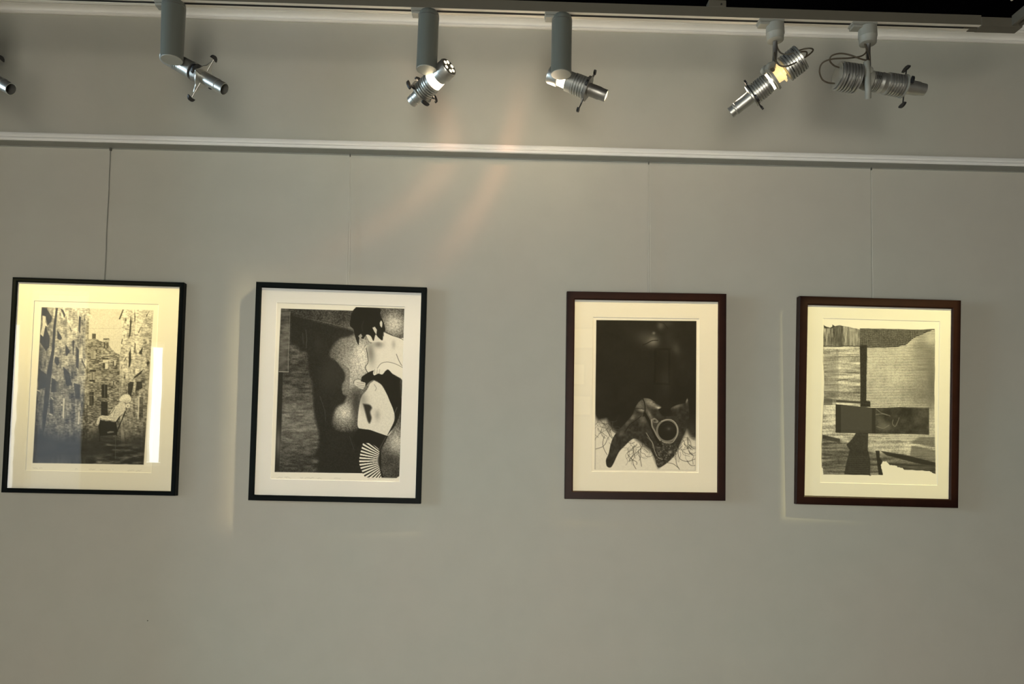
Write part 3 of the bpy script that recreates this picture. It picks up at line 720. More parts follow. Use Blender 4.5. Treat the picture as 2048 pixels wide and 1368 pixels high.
    A.line([(1300, 560), (1320, 770)], 1.6, .07); A.line([(1300, 780), (1298, 1120)], 1.1, .30, .9); A.line([(1060, 780), (1310, 770)], 1.2, .3, .7); A.line([(1450, 400), (1310, 740)], 2.2, .08, .9); A.line([(1070, 560), (1060, 860)], 1.2, .06)
    A.poly([(1170, 715), (1220, 700), (1275, 705), (1275, 722), (1180, 735)], .50, .8)
    A.put(base*(1-A.cover([(-1e4, -1e4), (-1e4+1, -1e4), (-1e4, -1e4+1)])), A.V*(.92+.16*grain), 1)
    A.V = np.where(base < 1e-3, V, A.V*base+V*(1-base))
    A.zoom(0, 0, 1)
    scribble(A, 66, 88, 936.5, 1); scribble(A, 150, 156, 938, 2); scribble(A, 178, 192, 939, 3); scribble(A, 200, 228, 939.5, 4); scribble(A, 255, 283, 941, 5)

def art2(A):
    X, Y = A.X, A.Y
    V = A.V.copy(); A.zoom(540, 600, 7.2); O = 1296  # lower view offset: 180 px * 7.2
    base = A.cover([(158, 120), (1190, 152), (1240, 102), (1938, 124), (1940, 330), (1900, O-180+720), (1875, O+840), (1862, O+1240), (1820, O+1268), (1370, O+1258), (1335, O+1200), (65, O+1182), (105, O+80), (130, 700)])
    wv = fbm(X, Y, 7, 61, 4, .5, 1.9); gr = fbm(X, Y, 1.6, 8, 3); co = fbm(X, Y, 22, 15, 4)
    A.put(base, .22+.22*(co-.5)+.42*(gr-.5))
    # lit plaster around the figure and on the left panel
    for b in ((1250, 900, 330, 330, .60), (1180, 640, 240, 200, .42), (1330, 800, 130, 260, .72), (1180, 1150, 200, 160, .62), (1780, 350, 190, 170, .66), (1250, 420, 120, 120, .40), (1080, O+330, 190, 190, .66), (1820, O+760, 150, 230, .62), (1880, 650, 60, 60, .7)):
        A.blob(*b[:4], b[4]*1.22*(.66+.68*gr), .95, base)
    A.blob(1740, O+1000, 130, 110, .22*(.5+gr), .85, base)
    lp = A.cover([(285, 640), (500, 760), (560, 1100), (620, O), (660, O+420), (710, O+650), (690, O+960), (760, O+1000), (730, O+1140), (130, O+1145), (160, O+400), (190, 1060), (270, 1040)], 8)*base
    A.put(lp, .33+.40*(wv-.5)+.22*(gr-.5)+.10*np.sin((Y-600)/95*3.1))
    A.poly([(160, 125), (285, 160), (268, 1035), (128, 1035)], .20+.4*(wv-.5)+.25*co, .8)
    A.blob(190, 820, 60, 170, .42, .6, base); A.line([(288, 170), (280, 500), (262, 820), (262, 1030)], .9, .70, .7); A.line([(130, 1030), (268, 1036)], 1.1, .78, .9)
    A.poly([(128, 1045), (186, 1045), (165, O+500), (130, O+1150), (70, O+1180), (100, O+300)], .10, .85); A.blob(120, O+760, 35, 220, .5, .7, base)
    A.line([(330, 225), (860, 335), (1190, 425)], .8, .50, .8)
    # big soft shadow figure on the wall
    sh = A.cover(A.curve([(300, 200), (700, 320), (1190, 440), (1150, 520), (1000, 560), (880, 700), (860, 820), (960, 880), (1040, 980), (1085, 1060), (1085, 1140), (1040, O-20), (1100, O+60), (1060, O+190), (960, O+250), (900, O+420), (930, O+560), (1130, O+600), (1300, O+560), (1400, O+600), (1330, O+1200), (720, O+1190), (700, O+1000), (640, O+960), (665, O+880), (700, O+820), (710, O+600), (640, O+350), (620, O), (600, 1150), (550, 1000), (535, 760), (440, 740), (390, 660), (290, 640)], 5), 6)*base
    A.put(sh, .05+.09*gr, .90)
    A.blob(860, 1080, 160, 260, .20, .7, sh, rot=.2); A.blob(700, 640, 60, 130, .17, .6, sh); A.line([(515, 430), (530, 560), (520, 690)], 1.0, .36, .7); A.line([(470, 480), (480, 620)], 2.5, .24, .6)
    A.line([(720, O+90), (790, O+300), (800, O+450)], 1.4, .28, .6)
    A.line([(1145, O+670), (1210, O+860)], 1.2, .25, .7)
    A.poly(A.curve([(930, 850), (1010, 880), (1090, 950), (1150, 1020), (1145, 1200), (1130, O+60), (1050, O+60), (1040, O-80), (1080, 1150), (1090, 1040), (1020, 960)]), .47+.3*(gr-.5), .8, 2)
    A.blob(1240, O+200, 70, 260, .18, .75, base)
    # figure: back and shoulder, kept simple
    body = A.cover(A.curve([(1640, 460), (1760, 510), (1870, 550), (1932, 600), (1925, 1120), (1870, 1120), (1760, 1060), (1640, 1010), (1500, 1010), (1420, 1040), (1390, 960), (1405, 860), (1380, 700), (1400, 650), (1520, 600), (1600, 560), (1640, 520)]), 1.2)*base
    A.put(body, .86+.06*(gr-.5))
    A.blob(1450, 760, 60, 170, .45, .8, body, rot=-.1); A.blob(1560, 640, 70, 50, .40, .7, body); A.blob(1780, 640, 30, 60, .62, .6, body)
    A.line(A.curve([(1640, 460), (1760, 512), (1860, 545), (1932, 580)]), 1.0, .22, .9); A.line(A.curve([(1820, 780), (1860, 880), (1920, 980)]), 1.1, .3, .9)
    A.line(A.curve([(1385, 690), (1405, 800), (1410, 900), (1370, 975), (1410, 1050)]), 1.2, .16, .9)
    # legs under the dark dress
    leg = A.cover(A.curve([(1500, 1160), (1590, 1210), (1650, O), (1740, O+180), (1800, O+380), (1770, O+520), (1690, O+660), (1440, O+575), (1280, O+550), (1265, O+400), (1310, O+120), (1400, O-10), (1440, 1200)]), 1.2)*base
    A.put(leg, .84+.10*(gr-.5)); A.blob(1330, O+120, 70, 170, .50, .7, leg, rot=-.25); A.poly(A.curve([(1340, O+200), (1430, O+212), (1468, O+258), (1445, O+320), (1462, O+400), (1435, O+480), (1405, O+440), (1375, O+330)]), .10, .92, 3.5); A.blob(1545, O+360, 40, 80, .55, .6, leg); A.line(A.curve([(1500, O-80), (1530, O-30), (1515, O+10)]), 1.0, .4, .7)
    A.blob(1480, O+320, 30, 50, .80, .8, leg)
    # raised dark dress
    A.poly(A.curve([(1320, 1105), (1470, 1020), (1640, 1030), (1700, 1000), (1780, 1080), (1865, 1130), (1870, 1200), (1875, O+60), (1895, O+170), (1870, O+330), (1820, O+480), (1750, O+580), (1690, O+650), (1790, O+440), (1780, O+300), (1720, O+150), (1650, O-20), (1590, 1200), (1500, 1150), (1420, 1190), (1380, O-60), (1340, 1180), (1310, 1170)], 5), .075, .97)
    A.line([(1830, O+250), (1790, O+340), (1790, O+430)], .7, .6, .8)
    # arms and hands
    A.poly(A.curve([(1545, 985), (1600, 920), (1690, 895), (1800, 920), (1925, 970), (1925, 1120), (1790, 1050), (1690, 1000), (1620, 1070), (1560, 1060), (1500, 1085), (1485, 1040), (1520, 990)]), .87, .98); A.line(A.curve([(1545, 985), (1600, 915), (1690, 893), (1800, 918), (1915, 975)]), .9, .3, .9)
    for fx in (1510, 1545, 1580): A.line([(fx, 1000), (fx-8, 1060)], .6, .3, .8)
    A.poly(A.curve([(1205, 1180), (1240, 1140), (1300, 1150), (1310, 1180), (1370, 1190), (1370, 1230), (1340, 1280), (1270, 1260), (1220, 1220)]), .82, .95); A.line(A.curve([(1205, 1200), (1215, 1160), (1260, 1138), (1310, 1150)]), .9, .2)
    for fy in (1195, 1225, 1250): A.line([(1250, fy-5), (1355, fy+10)], .7, .25, .85)
    # head bowed under dark hair
    A.poly(A.curve([(1380, 500), (1500, 420), (1600, 440), (1640, 600), (1560, 600), (1460, 610), (1420, 580)]), .84, .95)
    A.poly(A.curve([(1225, 106), (1560, 112), (1590, 220), (1640, 330), (1660, 440), (1630, 470), (1620, 580), (1560, 540), (1520, 500), (1490, 590), (1450, 520), (1390, 500), (1340, 560), (1290, 540), (1275, 650), (1230, 540), (1200, 420), (1150, 360), (1170, 200)], 5), .07, .98, .9)
    A.poly(A.curve([(1580, 330), (1600, 298), (1618, 330), (1610, 395), (1585, 370)]), .86, .95); A.poly([(1475, 400), (1510, 385), (1540, 430), (1530, 500), (1500, 450)], .85, .9)
    A.poly([(1270, 520), (1310, 485), (1330, 520), (1300, 560)], .7, .85); A.line([(1380, 560), (1385, 640), (1340, 710)], .7, .2, .8); A.line([(1640, 440), (1700, 480), (1770, 510)], .8, .15, .9)
    A.line([(1350, 300), (1320, 380), (1335, 450)], 1.2, .26, .5)
    # stocking: dark band, striped calf
    A.poly([(1275, O+552), (1440, O+575), (1700, O+665), (1585, O+880), (1480, O+780), (1370, O+755), (1250, O+820), (1180, O+700)], .075, .97)
    A.line([(1665, O+680), (1575, O+850)], 2.0, .30, .7)
    calf = A.cover(A.curve([(1340, O+765), (1440, O+770), (1530, O+820), (1580, O+890), (1570, O+1050), (1600, O+1180), (1610, O+1262), (1380, O+1262), (1330, O+1180), (1290, O+1080), (1288, O+980), (1310, O+870)]), 1)
    A.put(calf, .06)
    cx_, cy_ = 540+1745/7.2, 600+(O+1015)/7.2
    ang = np.degrees(np.arctan2(Y-cy_, cx_-X)); rad = np.hypot(X-cx_, Y-cy_)
    st = np.clip(.55+1.6*np.sin(ang*2*PI/6.3), 0, 1)*np.clip((rad-24)/4, 0, 1)
    A.put(calf*st, .93)
    A.poly([(1575, O+880), (1600, O+870), (1600, O+1150), (1640, O+1262), (1605, O+1262), (1570, O+1080)], .06, .9)
    A.line([(1810, O+600), (1860, O+830)], 1, .75, .6)
    A.line([(1938, 124), (1940, 330), (1900, O+560), (1875, O+840), (1862, O+1240), (1820, O+1268), (1620, O+1264)], .8, .15, .7)
    A.V = A.V*base+V*(1-base)
    A.zoom(0, 0, 1)
    for i, (a, b) in enumerate(((553, 583), (600, 628), (635, 645), (668, 682), (735, 790))): scribble(A, a, b, 955+i*.6, 20+i)

def art3(A):
    X, Y = A.X, A.Y; V = A.V.copy(); A.zoom(0, 0, 1)
    base = A.cover([(1192.5, 640), (1393, 642), (1391.5, 941.5), (1189, 939)])
    gr = fbm(X, Y, 2.0, 71, 3); co = fbm(X, Y, 30, 72, 4)
    A.put(base, .10+.05*(co-.5)+.05*(gr-.5))
    A.zoom(1180, 630, 8.55)
    A.blob(1060, 440, 110, 90, .55, .9, base, rot=.2); A.blob(930, 380, 150, 120, .24, .8, base); A.blob(1210, 180, 60, 70, .36, .85, base); A.blob(1330, 150, 90, 50, .24, .7, base); A.blob(1470, 580, 70, 120, .26, .85, base, rot=-.3)
    A.blob(1090, 310, 26, 24, .5, .8, base); A.blob(1350, 420, 90, 200, .17, .7, base); A.blob(1560, 850, 100, 90, .15, .6, base); A.blob(1300, 1150, 100, 200, .2, .6, base)
    A.line(A.curve([(900, 515), (980, 480), (1060, 440), (1160, 432)]), 1.5, .05, .95); A.line([(1180, 120), (1260, 140), (1330, 230)], 1.6, .08, .7)
    A.zoom(1180, 780, 8.046)
    # pale ground below
    edge = A.cover([(60, 400), (130, 500), (260, 470), (380, 640), (440, 700), (400, 900), (700, 760), (1000, 1000), (1100, 1250), (1400, 950), (1560, 640), (1640, 760), (1720, 780), (1720, 1320), (60, 1320)], 9)*base
    A.put(edge, .84+.06*(gr-.5))
    A.blob(380, 560, 150, 110, .12, .8, base*(1-edge)+edge*.6); A.blob(1640, 640, 90, 130, .22, .8, base); A.blob(170, 520, 90, 40, .5, .4, base)
    # roots
    rnd = random.Random(9)
    def root(x, y, a, n, stp, curl, wd, tone):
        pts = [(x, y)]
        for k in range(n):
            a += rnd.uniform(-curl, curl); x += stp*math.cos(a); y += stp*math.sin(a); pts.append((x, y))
        A.line(A.curve(pts, 4), wd, tone, .8)
    for k in range(26): root(rnd.uniform(90, 380), rnd.uniform(470, 640), rnd.uniform(.6, 2.2), rnd.randint(4, 8), 42, .75, rnd.uniform(.45, .9), rnd.uniform(.15, .4))
    for k in range(26): root(rnd.uniform(560, 900), rnd.uniform(800, 960), rnd.uniform(.8, 2.6), rnd.randint(4, 7), 46, .8, rnd.uniform(.45, 1.0), rnd.uniform(.2, .5))
    for k in range(30): root(rnd.uniform(1430, 1680), rnd.uniform(680, 1000), rnd.uniform(.2, 3.0), rnd.randint(4, 8), 40, .85, rnd.uniform(.45, .9), rnd.uniform(.15, .45))
    for c in ([(230, 740), (205, 860), (230, 960), (275, 1040)], [(290, 760), (250, 860), (215, 900)], [(610, 1040), (680, 1130), (700, 1200), (740, 1270)], [(770, 990), (720, 1030), (680, 1060), (670, 1110), (750, 1160), (750, 1200)], [(780, 1000), (810, 1120), (830, 1230)], [(830, 830), (840, 900), (770, 990)], [(870, 950), (930, 1000)], [(1420, 980), (1440, 1100), (1560, 1150), (1690, 1110)], [(1380, 1020), (1390, 1180), (1440, 1280)], [(1240, 1170), (1340, 1190), (1430, 1260)], [(1570, 760), (1580, 960), (1650, 1050)], [(90, 950), (160, 930), (210, 910)], [(1560, 1140), (1620, 1210), (1690, 1215)]):
        A.line(A.curve(c), 1.0, .2, .85)
    # the bone: long beak-like arm on the left, cup with eye socket on the right
    bone = A.cover(A.curve([(870, 130), (960, 140), (1060, 210), (1150, 275), (1100, 320), (1180, 420), (1330, 400), (1300, 300), (1400, 240), (1520, 210), (1570, 135), (1590, 300), (1580, 520), (1520, 700), (1440, 880), (1400, 980), (1340, 1080), (1220, 1190), (1110, 1250), (1070, 1200), (1050, 1110), (1000, 1010), (940, 900), (840, 830), (710, 780), (620, 840), (560, 900), (480, 980), (430, 1070), (380, 1180), (335, 1245), (285, 1240), (262, 1200), (258, 1120), (300, 1020), (330, 880), (370, 770), (430, 680), (560, 540), (680, 400), (720, 300), (780, 200), (840, 150)], 5), 1.1)*base
    A.put(bone, .15+.22*(fbm(X, Y, 5, 77, 4)-.35))
    for b in ((980, 210, 120, 60, .62, .5), (1100, 285, 45, 22, .78, .3), (800, 240, 70, 70, .45, -.6), (830, 325, 60, 28, .60, .1), (690, 440, 60, 40, .48, -.8), (850, 480, 60, 50, .42, .6), (600, 540, 40, 70, .34, .6), (500, 700, 30, 60, .36, .5), (960, 400, 30, 110, .50, -.5), (1400, 260, 90, 30, .42, -.35), (1560, 170, 14, 40, .6, .2)):
        A.blob(b[0], b[1], b[2], b[3], b[4]*(.75+.5*gr), .85, bone, rot=b[5])
    A.line(A.curve([(850, 140), (880, 220), (885, 340), (860, 420)]), 2.0, .06, .95); A.line(A.curve([(720, 300), (800, 300), (870, 310)]), 1.2, .08, .8); A.line([(1010, 190), (1080, 230)], 1.2, .08, .8); A.line(A.curve([(820, 420), (760, 470), (640, 560), (560, 680)]), 1.4, .07, .8)
    A.line(A.curve([(880, 380), (960, 520), (1010, 640), (1080, 800), (1140, 900)]), 5.5, .07, .85); A.line(A.curve([(990, 480), (1000, 580), (1040, 660), (1080, 740), (1130, 810)]), 3.0, .66, .75)
    A.line(A.curve([(905, 690), (960, 780), (1010, 860), (1040, 980), (1090, 1080), (1150, 1110)]), 1.4, .62, .85); A.line(A.curve([(920, 760), (1000, 850), (1010, 930)]), 1.0, .55, .7)
    A.poly(A.curve([(1000, 470), (1040, 450), (1100, 500), (1080, 530), (1020, 520)]), .62, .7); A.blob(1040, 495, 22, 16, .08, .9, bone)
    ang = np.linspace(0, 2*PI, 33)
    A.line([(1245+168*math.cos(a), 655+172*math.sin(a)) for a in ang], 4.0, .52+.0, .8); m = A.cover([(1245+150*math.cos(a), 655+158*math.sin(a)) for a in ang], 1.4)
    A.put(m, .09+.03*gr); A.blob(1270, 620, 60, 40, .22, .8, m); A.blob(1268, 625, 18, 16, .34, .8, m); A.line(A.curve([(1180, 560), (1260, 530), (1350, 570)]), 1.6, .2, .5)
    A.line(A.curve([(1150, 505), (1230, 478), (1310, 480), (1380, 540), (1410, 640), (1395, 740), (1330, 840), (1240, 850), (1160, 830)]), 1.3, .70, .9)
    for k in range(150):
        x = rnd.uniform(1060, 1420); y = rnd.uniform(840, 1200)
        A.blob(x, y, rnd.uniform(6, 16), rnd.uniform(4, 10), rnd.choice((.55, .6, .08, .4)), .7, bone, rot=rnd.uniform(0, 3))
    A.blob(1290, 1000, 30, 24, .6, .8, bone)
    A.line([(90, 300), (92, 900), (85, 1300), (1690, 1312)], .6, .6, .5)
    A.V = A.V*base+V*(1-base); A.zoom(0, 0, 1)
    for i, (a, b) in enumerate(((1198, 1222), (1224, 1250), (1272, 1282), (1298, 1336), (1355, 1386))): scribble(A, a, b, 943.5+i*.3, 40+i, .6)

def art4(A):
    X, Y = A.X, A.Y; V = A.V.copy(); A.zoom(1635, 640, 8.048)
    O = 1288; k = 8.048/7.6
    def L(pts): return [(x*k, O+y*k) for x, y in pts]
    rnd = random.Random(5)
    def jag(pts, n=7, amp=7):
        out = []
        for (x0, y0), (x1, y1) in zip(pts[:-1], pts[1:]):
            for q in range(n):
                t = q/n; out.append((x0+(x1-x0)*t+rnd.uniform(-amp, amp)*.6, y0+(y1-y0)*t+rnd.uniform(-amp, amp)*.6))
        out.append(pts[-1]); return out
    outline = jag([(100, 80), (140, 105), (200, 125), (235, 110), (240, 70), (275, 95), (360, 80), (470, 108), (600, 130), (675, 150)], 3, 6) + jag([(680, 135), (1000, 140), (1300, 145), (1600, 155), (1888, 145)], 5, 4) + \
        jag([(1888, 145), (1890, 700), (1880, 1350)] + L([(1780, 250), (1795, 900), (1795, 1120)]), 8, 4) + jag(L([(1795, 1120), (1760, 1115), (1700, 1080), (1560, 1070), (1320, 1065), (1290, 1030), (1220, 1020), (1190, 995), (1100, 990), (1055, 950), (1050, 935), (990, 935), (965, 990), (975, 1040), (995, 1140)]), 4, 9) + \
        jag(L([(995, 1140), (820, 1140), (800, 1160), (780, 1140), (90, 1130), (80, 1040), (65, 1020), (60, 700), (80, 300)]) + [(105, 1200), (110, 900), (90, 700), (88, 500), (100, 80)], 6, 5)
    base = A.cover(outline, .9)
    gr = fbm(X, Y, 1.8, 81, 3); hz = fbm(X, Y, 10, 82, 4, .25, 3.0); vz = fbm(X, Y, 6, 83, 3, 3.0, .3); co = fbm(X, Y, 26, 84, 4)
    row = .5+.5*np.sin((Y+(X-1740)*-.012+1.2*co)*2*PI/3.15)
    A.put(base, .70+.70*(hz-.5)+.35*(gr-.5)+.2*(co-.5))
    # corrugated board on the right
    rb = A.cover(jag([(800, 448), (1250, 440), (1420, 400), (1560, 280), (1720, 210), (1870, 150)], 5, 10) + [(1900, 150), (1900, O+760)] + L([(1790, 720), (950, 560), (770, 560), (770, 520)]) + [(790, O)], 1.2)*base
    A.put(rb, np.clip(.92-.66*(row**1.5)*(.25+1.1*co)+.30*(gr-.5), .10, .97))
    A.blob(1720, 620, 190, 420, .30+.3*hz, .75, rb, p=1.5); A.blob(1850, 1000, 90, 500, .26+.2*row, .7, rb); A.blob(1820, 300, 90, 90, .78, .7, rb)
    A.blob(1700, O-100, 300, 240, .38*(.4+row), .5, rb)
    # woven band across the top
    wb = A.cover([(680, 130), (1888, 140)] + [(1720, 205), (1560, 275), (1420, 395), (1250, 435), (680, 440)], 1.4)*base
    weave = (.5+.5*np.sin(X*2*PI/1.9))*(.5+.5*np.sin(Y*2*PI/1.9))
    A.put(wb, .34+.50*(weave-.3)*(.5+gr)+.25*(gr-.5)+.10*(co-.5))
    A.line(jag([(680, 440), (1250, 438), (1420, 398), (1560, 278), (1720, 208), (1880, 148)], 6, 8), 1.1, .12, .8)
    tl = A.cover([(95, 60), (680, 60), (680, 425), (100, 425)])*base
    A.put(tl, .50+.75*(vz-.5)+.15*(gr-.5)); A.poly([(300, 90), (390, 85), (400, 425), (300, 425)], .30+.6*(vz-.5), .6); A.blob(560, 300, 90, 120, .74, .5, tl)
    A.poly([(100, 80), (140, 105), (200, 125), (240, 70), (275, 95), (250, 130), (110, 135)], .2, .9)
    A.line(jag([(105, 422), (300, 428), (460, 420), (680, 426)], 8, 8), 1.6, .16, .85); A.line([(105, 440), (680, 440)], 1.1, .86, .8)
    for y in (545, 840, 1155): A.line([(105, y), (400, y+2), (670, y+14)], .8, .15, .85)
    A.line(A.curve([(310, 985), (400, 962), (490, 965)]), 1.1, .12, .9)
    A.poly([(105, 560), (300, 560), (300, 1368), (105, 1368)], .44+.3*(hz-.5), .45); A.poly([(300, 470), (340, 470), (340, 1280), (300, 1280)], .45, .35)
    # dark vertical strip with foot
    A.poly(jag([(682, 405), (800, 405), (800, 450), (790, 880), (785, 1300), (850, 1305), (850, 1400), (690, 1400), (690, 1000), (682, 405)], 5, 3), .17+.14*(gr-.5), .97)
    A.poly([(300, 1285), (690, 1310), (690, 1345), (300, 1325)], .27, .9); A.poly([(100, 1240), (240, 1270), (240, 1368), (100, 1368)], .30, .6)
    # lower half: dark band with plain field
    A.poly(L([(275, 65), (350, 70), (830, 120), (1250, 110), (1695, 120), (1695, 530), (1400, 515), (870, 515), (275, 495)]), .17, .97)
    A.poly(L([(355, 72), (830, 118), (830, 500), (355, 495)]), .27+.04*(gr-.5), .97)
    fld = A.cover(L([(880, 120), (1690, 120), (1690, 520), (880, 515)]))
    A.put(fld, .24+.30*(fbm(X, Y, 14, 88, 4)-.5)+.1*(gr-.5), .9)
    for q in ([(890, 220), (1000, 210), (1100, 240)], [(890, 130), (960, 190), (1060, 230)], [(1150, 300), (1140, 360), (1180, 400), (1220, 330), (1240, 270)], [(900, 400), (1000, 430), (1090, 380)]):
        A.line(A.curve(L(q)), 1.6, .55, .6)
    A.blob(1010*k, O+400*k, 90, 60, .5, .6, fld); A.blob(1330*k, O+150*k, 60, 30, .12, .7, fld)
    A.poly(L([(80, 530), (340, 590), (350, 660), (80, 590)]), .15, .85, 2)
    lo = A.cover(L([(60, 560), (580, 700), (950, 800), (1790, 940), (1800, 1130), (60, 1140)]), 10)*base
    A.put(lo, .33+.55*(hz-.5)+.2*(gr-.5), .85)
    A.poly(L(jag([(585, 500), (770, 500), (765, 760), (800, 900), (800, 1145), (405, 1135), (440, 950), (490, 760), (440, 680), (520, 600)], 4, 4)), .19+.10*(gr-.5), .93, 1.4)
    for y in range(860, 1120, 30): A.line(L([(470, y), (780, y+4)]), .5, .36, .6)
    A.poly(L([(880, 770), (945, 770), (945, 880), (990, 935), (960, 990), (995, 1140), (930, 1140), (900, 900)]), .14, .9)
    A.poly(L([(950, 770), (1400, 850), (1795, 950), (1795, 1010), (1500, 960), (1050, 840)]), .13, .85, 2)
    A.poly(L([(1430, 690), (1790, 760), (1795, 940), (1400, 850)]), .30+.1*row, .7, 3)
    A.poly(L([(1400, 650), (1780, 720), (1780, 560), (1560, 560)]), .22, .5, 4)
    A.poly(L([(1060, 950), (1795, 1000), (1795, 1120), (1320, 1065), (1100, 990)]), .20+.4*(hz-.4), .8, 2)
    # the frayed dark rim of the plate
    er = np.clip(base*1.0, 0, 1); A.line(outline[-60:], .9, .15, .6); A.line(L([(85, 1132), (780, 1142), (990, 1140)]), 1.3, .12, .85); A.line(outline[30:70], .9, .2, .6)
    A.V = A.V*base+V*(1-base); A.zoom(0, 0, 1)
    for i, (a, b) in enumerate(((1643, 1683), (1699, 1735), (1742, 1755), (1828, 1868))): scribble(A, a, b, 966+i*1.2, 60+i, .62)
#ARTEND

def ink_colour(V, paper=(.86, .82, .73), ink=(.013, .011, .006)):
    V = np.clip(V, 0, .9)/.9
    lin = np.where(V <= .04045, V/12.92, ((V+.055)/1.055)**2.4)[..., None]
    return np.array(ink) + (np.array(paper)-np.array(ink))*lin

# ------------------------------------------------------------------ framed pictures
def framed(pose, w_, h_, rail, depth, fm, inner, sheet, artf, label, res, paper, dens=1.25, bevel=.0012):
    x, z, ro, le, ya = pose; FR = -.035
    R = Matrix.Rotation(ya, 4, 'Z') @ Matrix.Rotation(le, 4, 'X') @ Matrix.Rotation(ro, 4, 'Y')
    root = empty('picture_frame', (0, 0, 0), label, 'framed picture', 'framed prints hung in a row')
    M = Matrix.Translation((x, FR, z)) @ R; root.matrix_world = M
    bpy.context.view_layer.update()
    def build(name, bm, m, parent=None, smooth=False):
        o = bm_obj(name, bm, m, None, smooth); o.parent = parent or root; return o   # vertices are in the frame's own space
    # moulding: four mitred rails with a stepped profile. profile: (inset from outer edge, y)
    prof = [(0, .031), (0, .002), (.0015, 0), (rail-.0045, 0), (rail-.0015, .0018), (rail, .0045), (rail, .016), (rail-.004, .016), (rail-.004, .031)]
    bm = bmesh.new(); ring = []
    for sx, sz in ((-1, 1), (1, 1), (1, -1), (-1, -1)):
        ring.append([bm.verts.new((sx*(w_/2-i), y, sz*(h_/2-i))) for i, y in prof])
    n = len(prof)
    for a in range(4):
        for i in range(n):
            bm.faces.new((ring[a][i], ring[a][(i+1) % n], ring[(a+1) % 4][(i+1) % n], ring[(a+1) % 4][i]))
    build('moulding', bm, fm)
    iw, ih = w_/2-rail, h_/2-rail
    Mi = M.inverted(); c0 = Mi @ CAM
    def loc(px, y):            # pixel -> the frame's own plane at depth y
        dW = _f + _R*((px[0]-CX)/F) - _U*((px[1]-CY)/F); dl = Mi.to_3x3() @ dW
        return c0 + dl*((y-c0.y)/dl.y)
    # passepartout with a bevelled opening
    o = [loc(p, .0100) for p in sheet]
    xs0 = (o[0].x+o[3].x)/2; xs1 = (o[1].x+o[2].x)/2; zs1 = (o[0].z+o[1].z)/2; zs0 = (o[2].z+o[3].z)/2
    bm = bmesh.new()
    out = [bm.verts.new(p) for p in ((-iw-.003, .0085, ih+.003), (iw+.003, .0085, ih+.003), (iw+.003, .0085, -ih-.003), (-iw-.003, .0085, -ih-.003))]
    inn = [bm.verts.new(p) for p in ((xs0, .0085, zs1), (xs1, .0085, zs1), (xs1, .0085, zs0), (xs0, .0085, zs0))]
    for a in range(4): bm.faces.new((out[a], out[(a+1) % 4], inn[(a+1) % 4], inn[a]))
    mt = build('passepartout', bm, paper)
    bm = bmesh.new(); b_ = .0014
    a1 = [bm.verts.new(p) for p in ((xs0, .0085, zs1), (xs1, .0085, zs1), (xs1, .0085, zs0), (xs0, .0085, zs0))]
    a2 = [bm.verts.new(p) for p in ((xs0+b_, .0100, zs1-b_), (xs1-b_, .0100, zs1-b_), (xs1-b_, .0100, zs0+b_), (xs0+b_, .0100, zs0+b_))]
    for a in range(4): bm.faces.new((a1[a], a1[(a+1) % 4], a2[(a+1) % 4], a2[a]))
    build('bevel_cut', bm, M_core, mt)
    # the print: a fine grid whose vertices carry the drawing
    ppm = 560*dens; nx = int((xs1-xs0)*ppm); nz = int((zs1-zs0)*ppm)
    gx = np.linspace(xs0-.002, xs1+.002, nx); gz = np.linspace(zs1+.002, zs0-.002, nz); GX, GZ = np.meshgrid(gx, gz)
    co = np.stack([GX, np.full_like(GX, .0102), GZ], -1).reshape(-1, 3)
    Wm = np.array(M); Wp = co @ Wm[:3, :3].T + Wm[:3, 3]; PX_, PY_ = PXA(Wp)
    A = Art(PX_.reshape(nz, nx), PY_.reshape(nz, nx)); artf(A)
    rgb = ink_colour(A.V.reshape(-1))
    me = bpy.data.meshes.new('print'); idx = np.arange(nx*nz).reshape(nz, nx)
    q = np.stack([idx[:-1, :-1], idx[1:, :-1], idx[1:, 1:], idx[:-1, 1:]], -1).reshape(-1, 4)
    me.vertices.add(nx*nz); me.vertices.foreach_set('co', co.reshape(-1).astype(np.float32))
    me.loops.add(q.size); me.loops.foreach_set('vertex_index', q.reshape(-1).astype(np.int32))
    me.polygons.add(len(q)); me.polygons.foreach_set('loop_start', np.arange(0, q.size, 4, dtype=np.int32)); me.polygons.foreach_set('loop_total', np.full(len(q), 4, np.int32))
    me.update(); me.validate()
    ca = me.color_attributes.new('ink', 'FLOAT_COLOR', 'POINT'); cc = np.ones((nx*nz, 4), np.float32); cc[:, :3] = rgb; ca.data.foreach_set('color', cc.reshape(-1))
    po = link('print', me, M_print); po.parent = root
    bm = bmesh.new(); bm.faces.new([bm.verts.new(p) for p in ((-iw-.002, .0062, ih+.002), (-iw-.002, .0062, -ih-.002), (iw+.002, .0062, -ih-.002), (iw+.002, .0062, ih+.002))])
    me = bpy.data.meshes.new('glass'); bm.to_mesh(me); bm.free(); g = link('glass', me, M_glass); g.parent = root
    bm = bmesh.new(); box(bm, (0, .022, 0), (w_-.010, .006, h_-.010)); build('backing_board', bm, M_board)
    return root
paperA = mat_paper('passepartout_cream', (.80, .765, .68)); paperB = mat_paper('passepartout_white', (.80, .78, .75))
framed((-1.4724, 1.5676, .0075, -.0066, .0121), .6238, .7946, .0165, .03, M_frB, None, [(69, 601), (319.6, 609), (301, 945), (51, 942)], art1,
       'thin black frame at far left, print of a tenement courtyard with a seated figure', 1, paperA)
framed((-.5731, 1.559, .0091, .0035, .0161), .634, .8125, .0205, .03, M_frB, None, [(552.5, 605.5), (810, 613), (799, 961.5), (542, 960.5)], art2,
       'black frame, print of a figure with a striped stocking', 1, paperB)
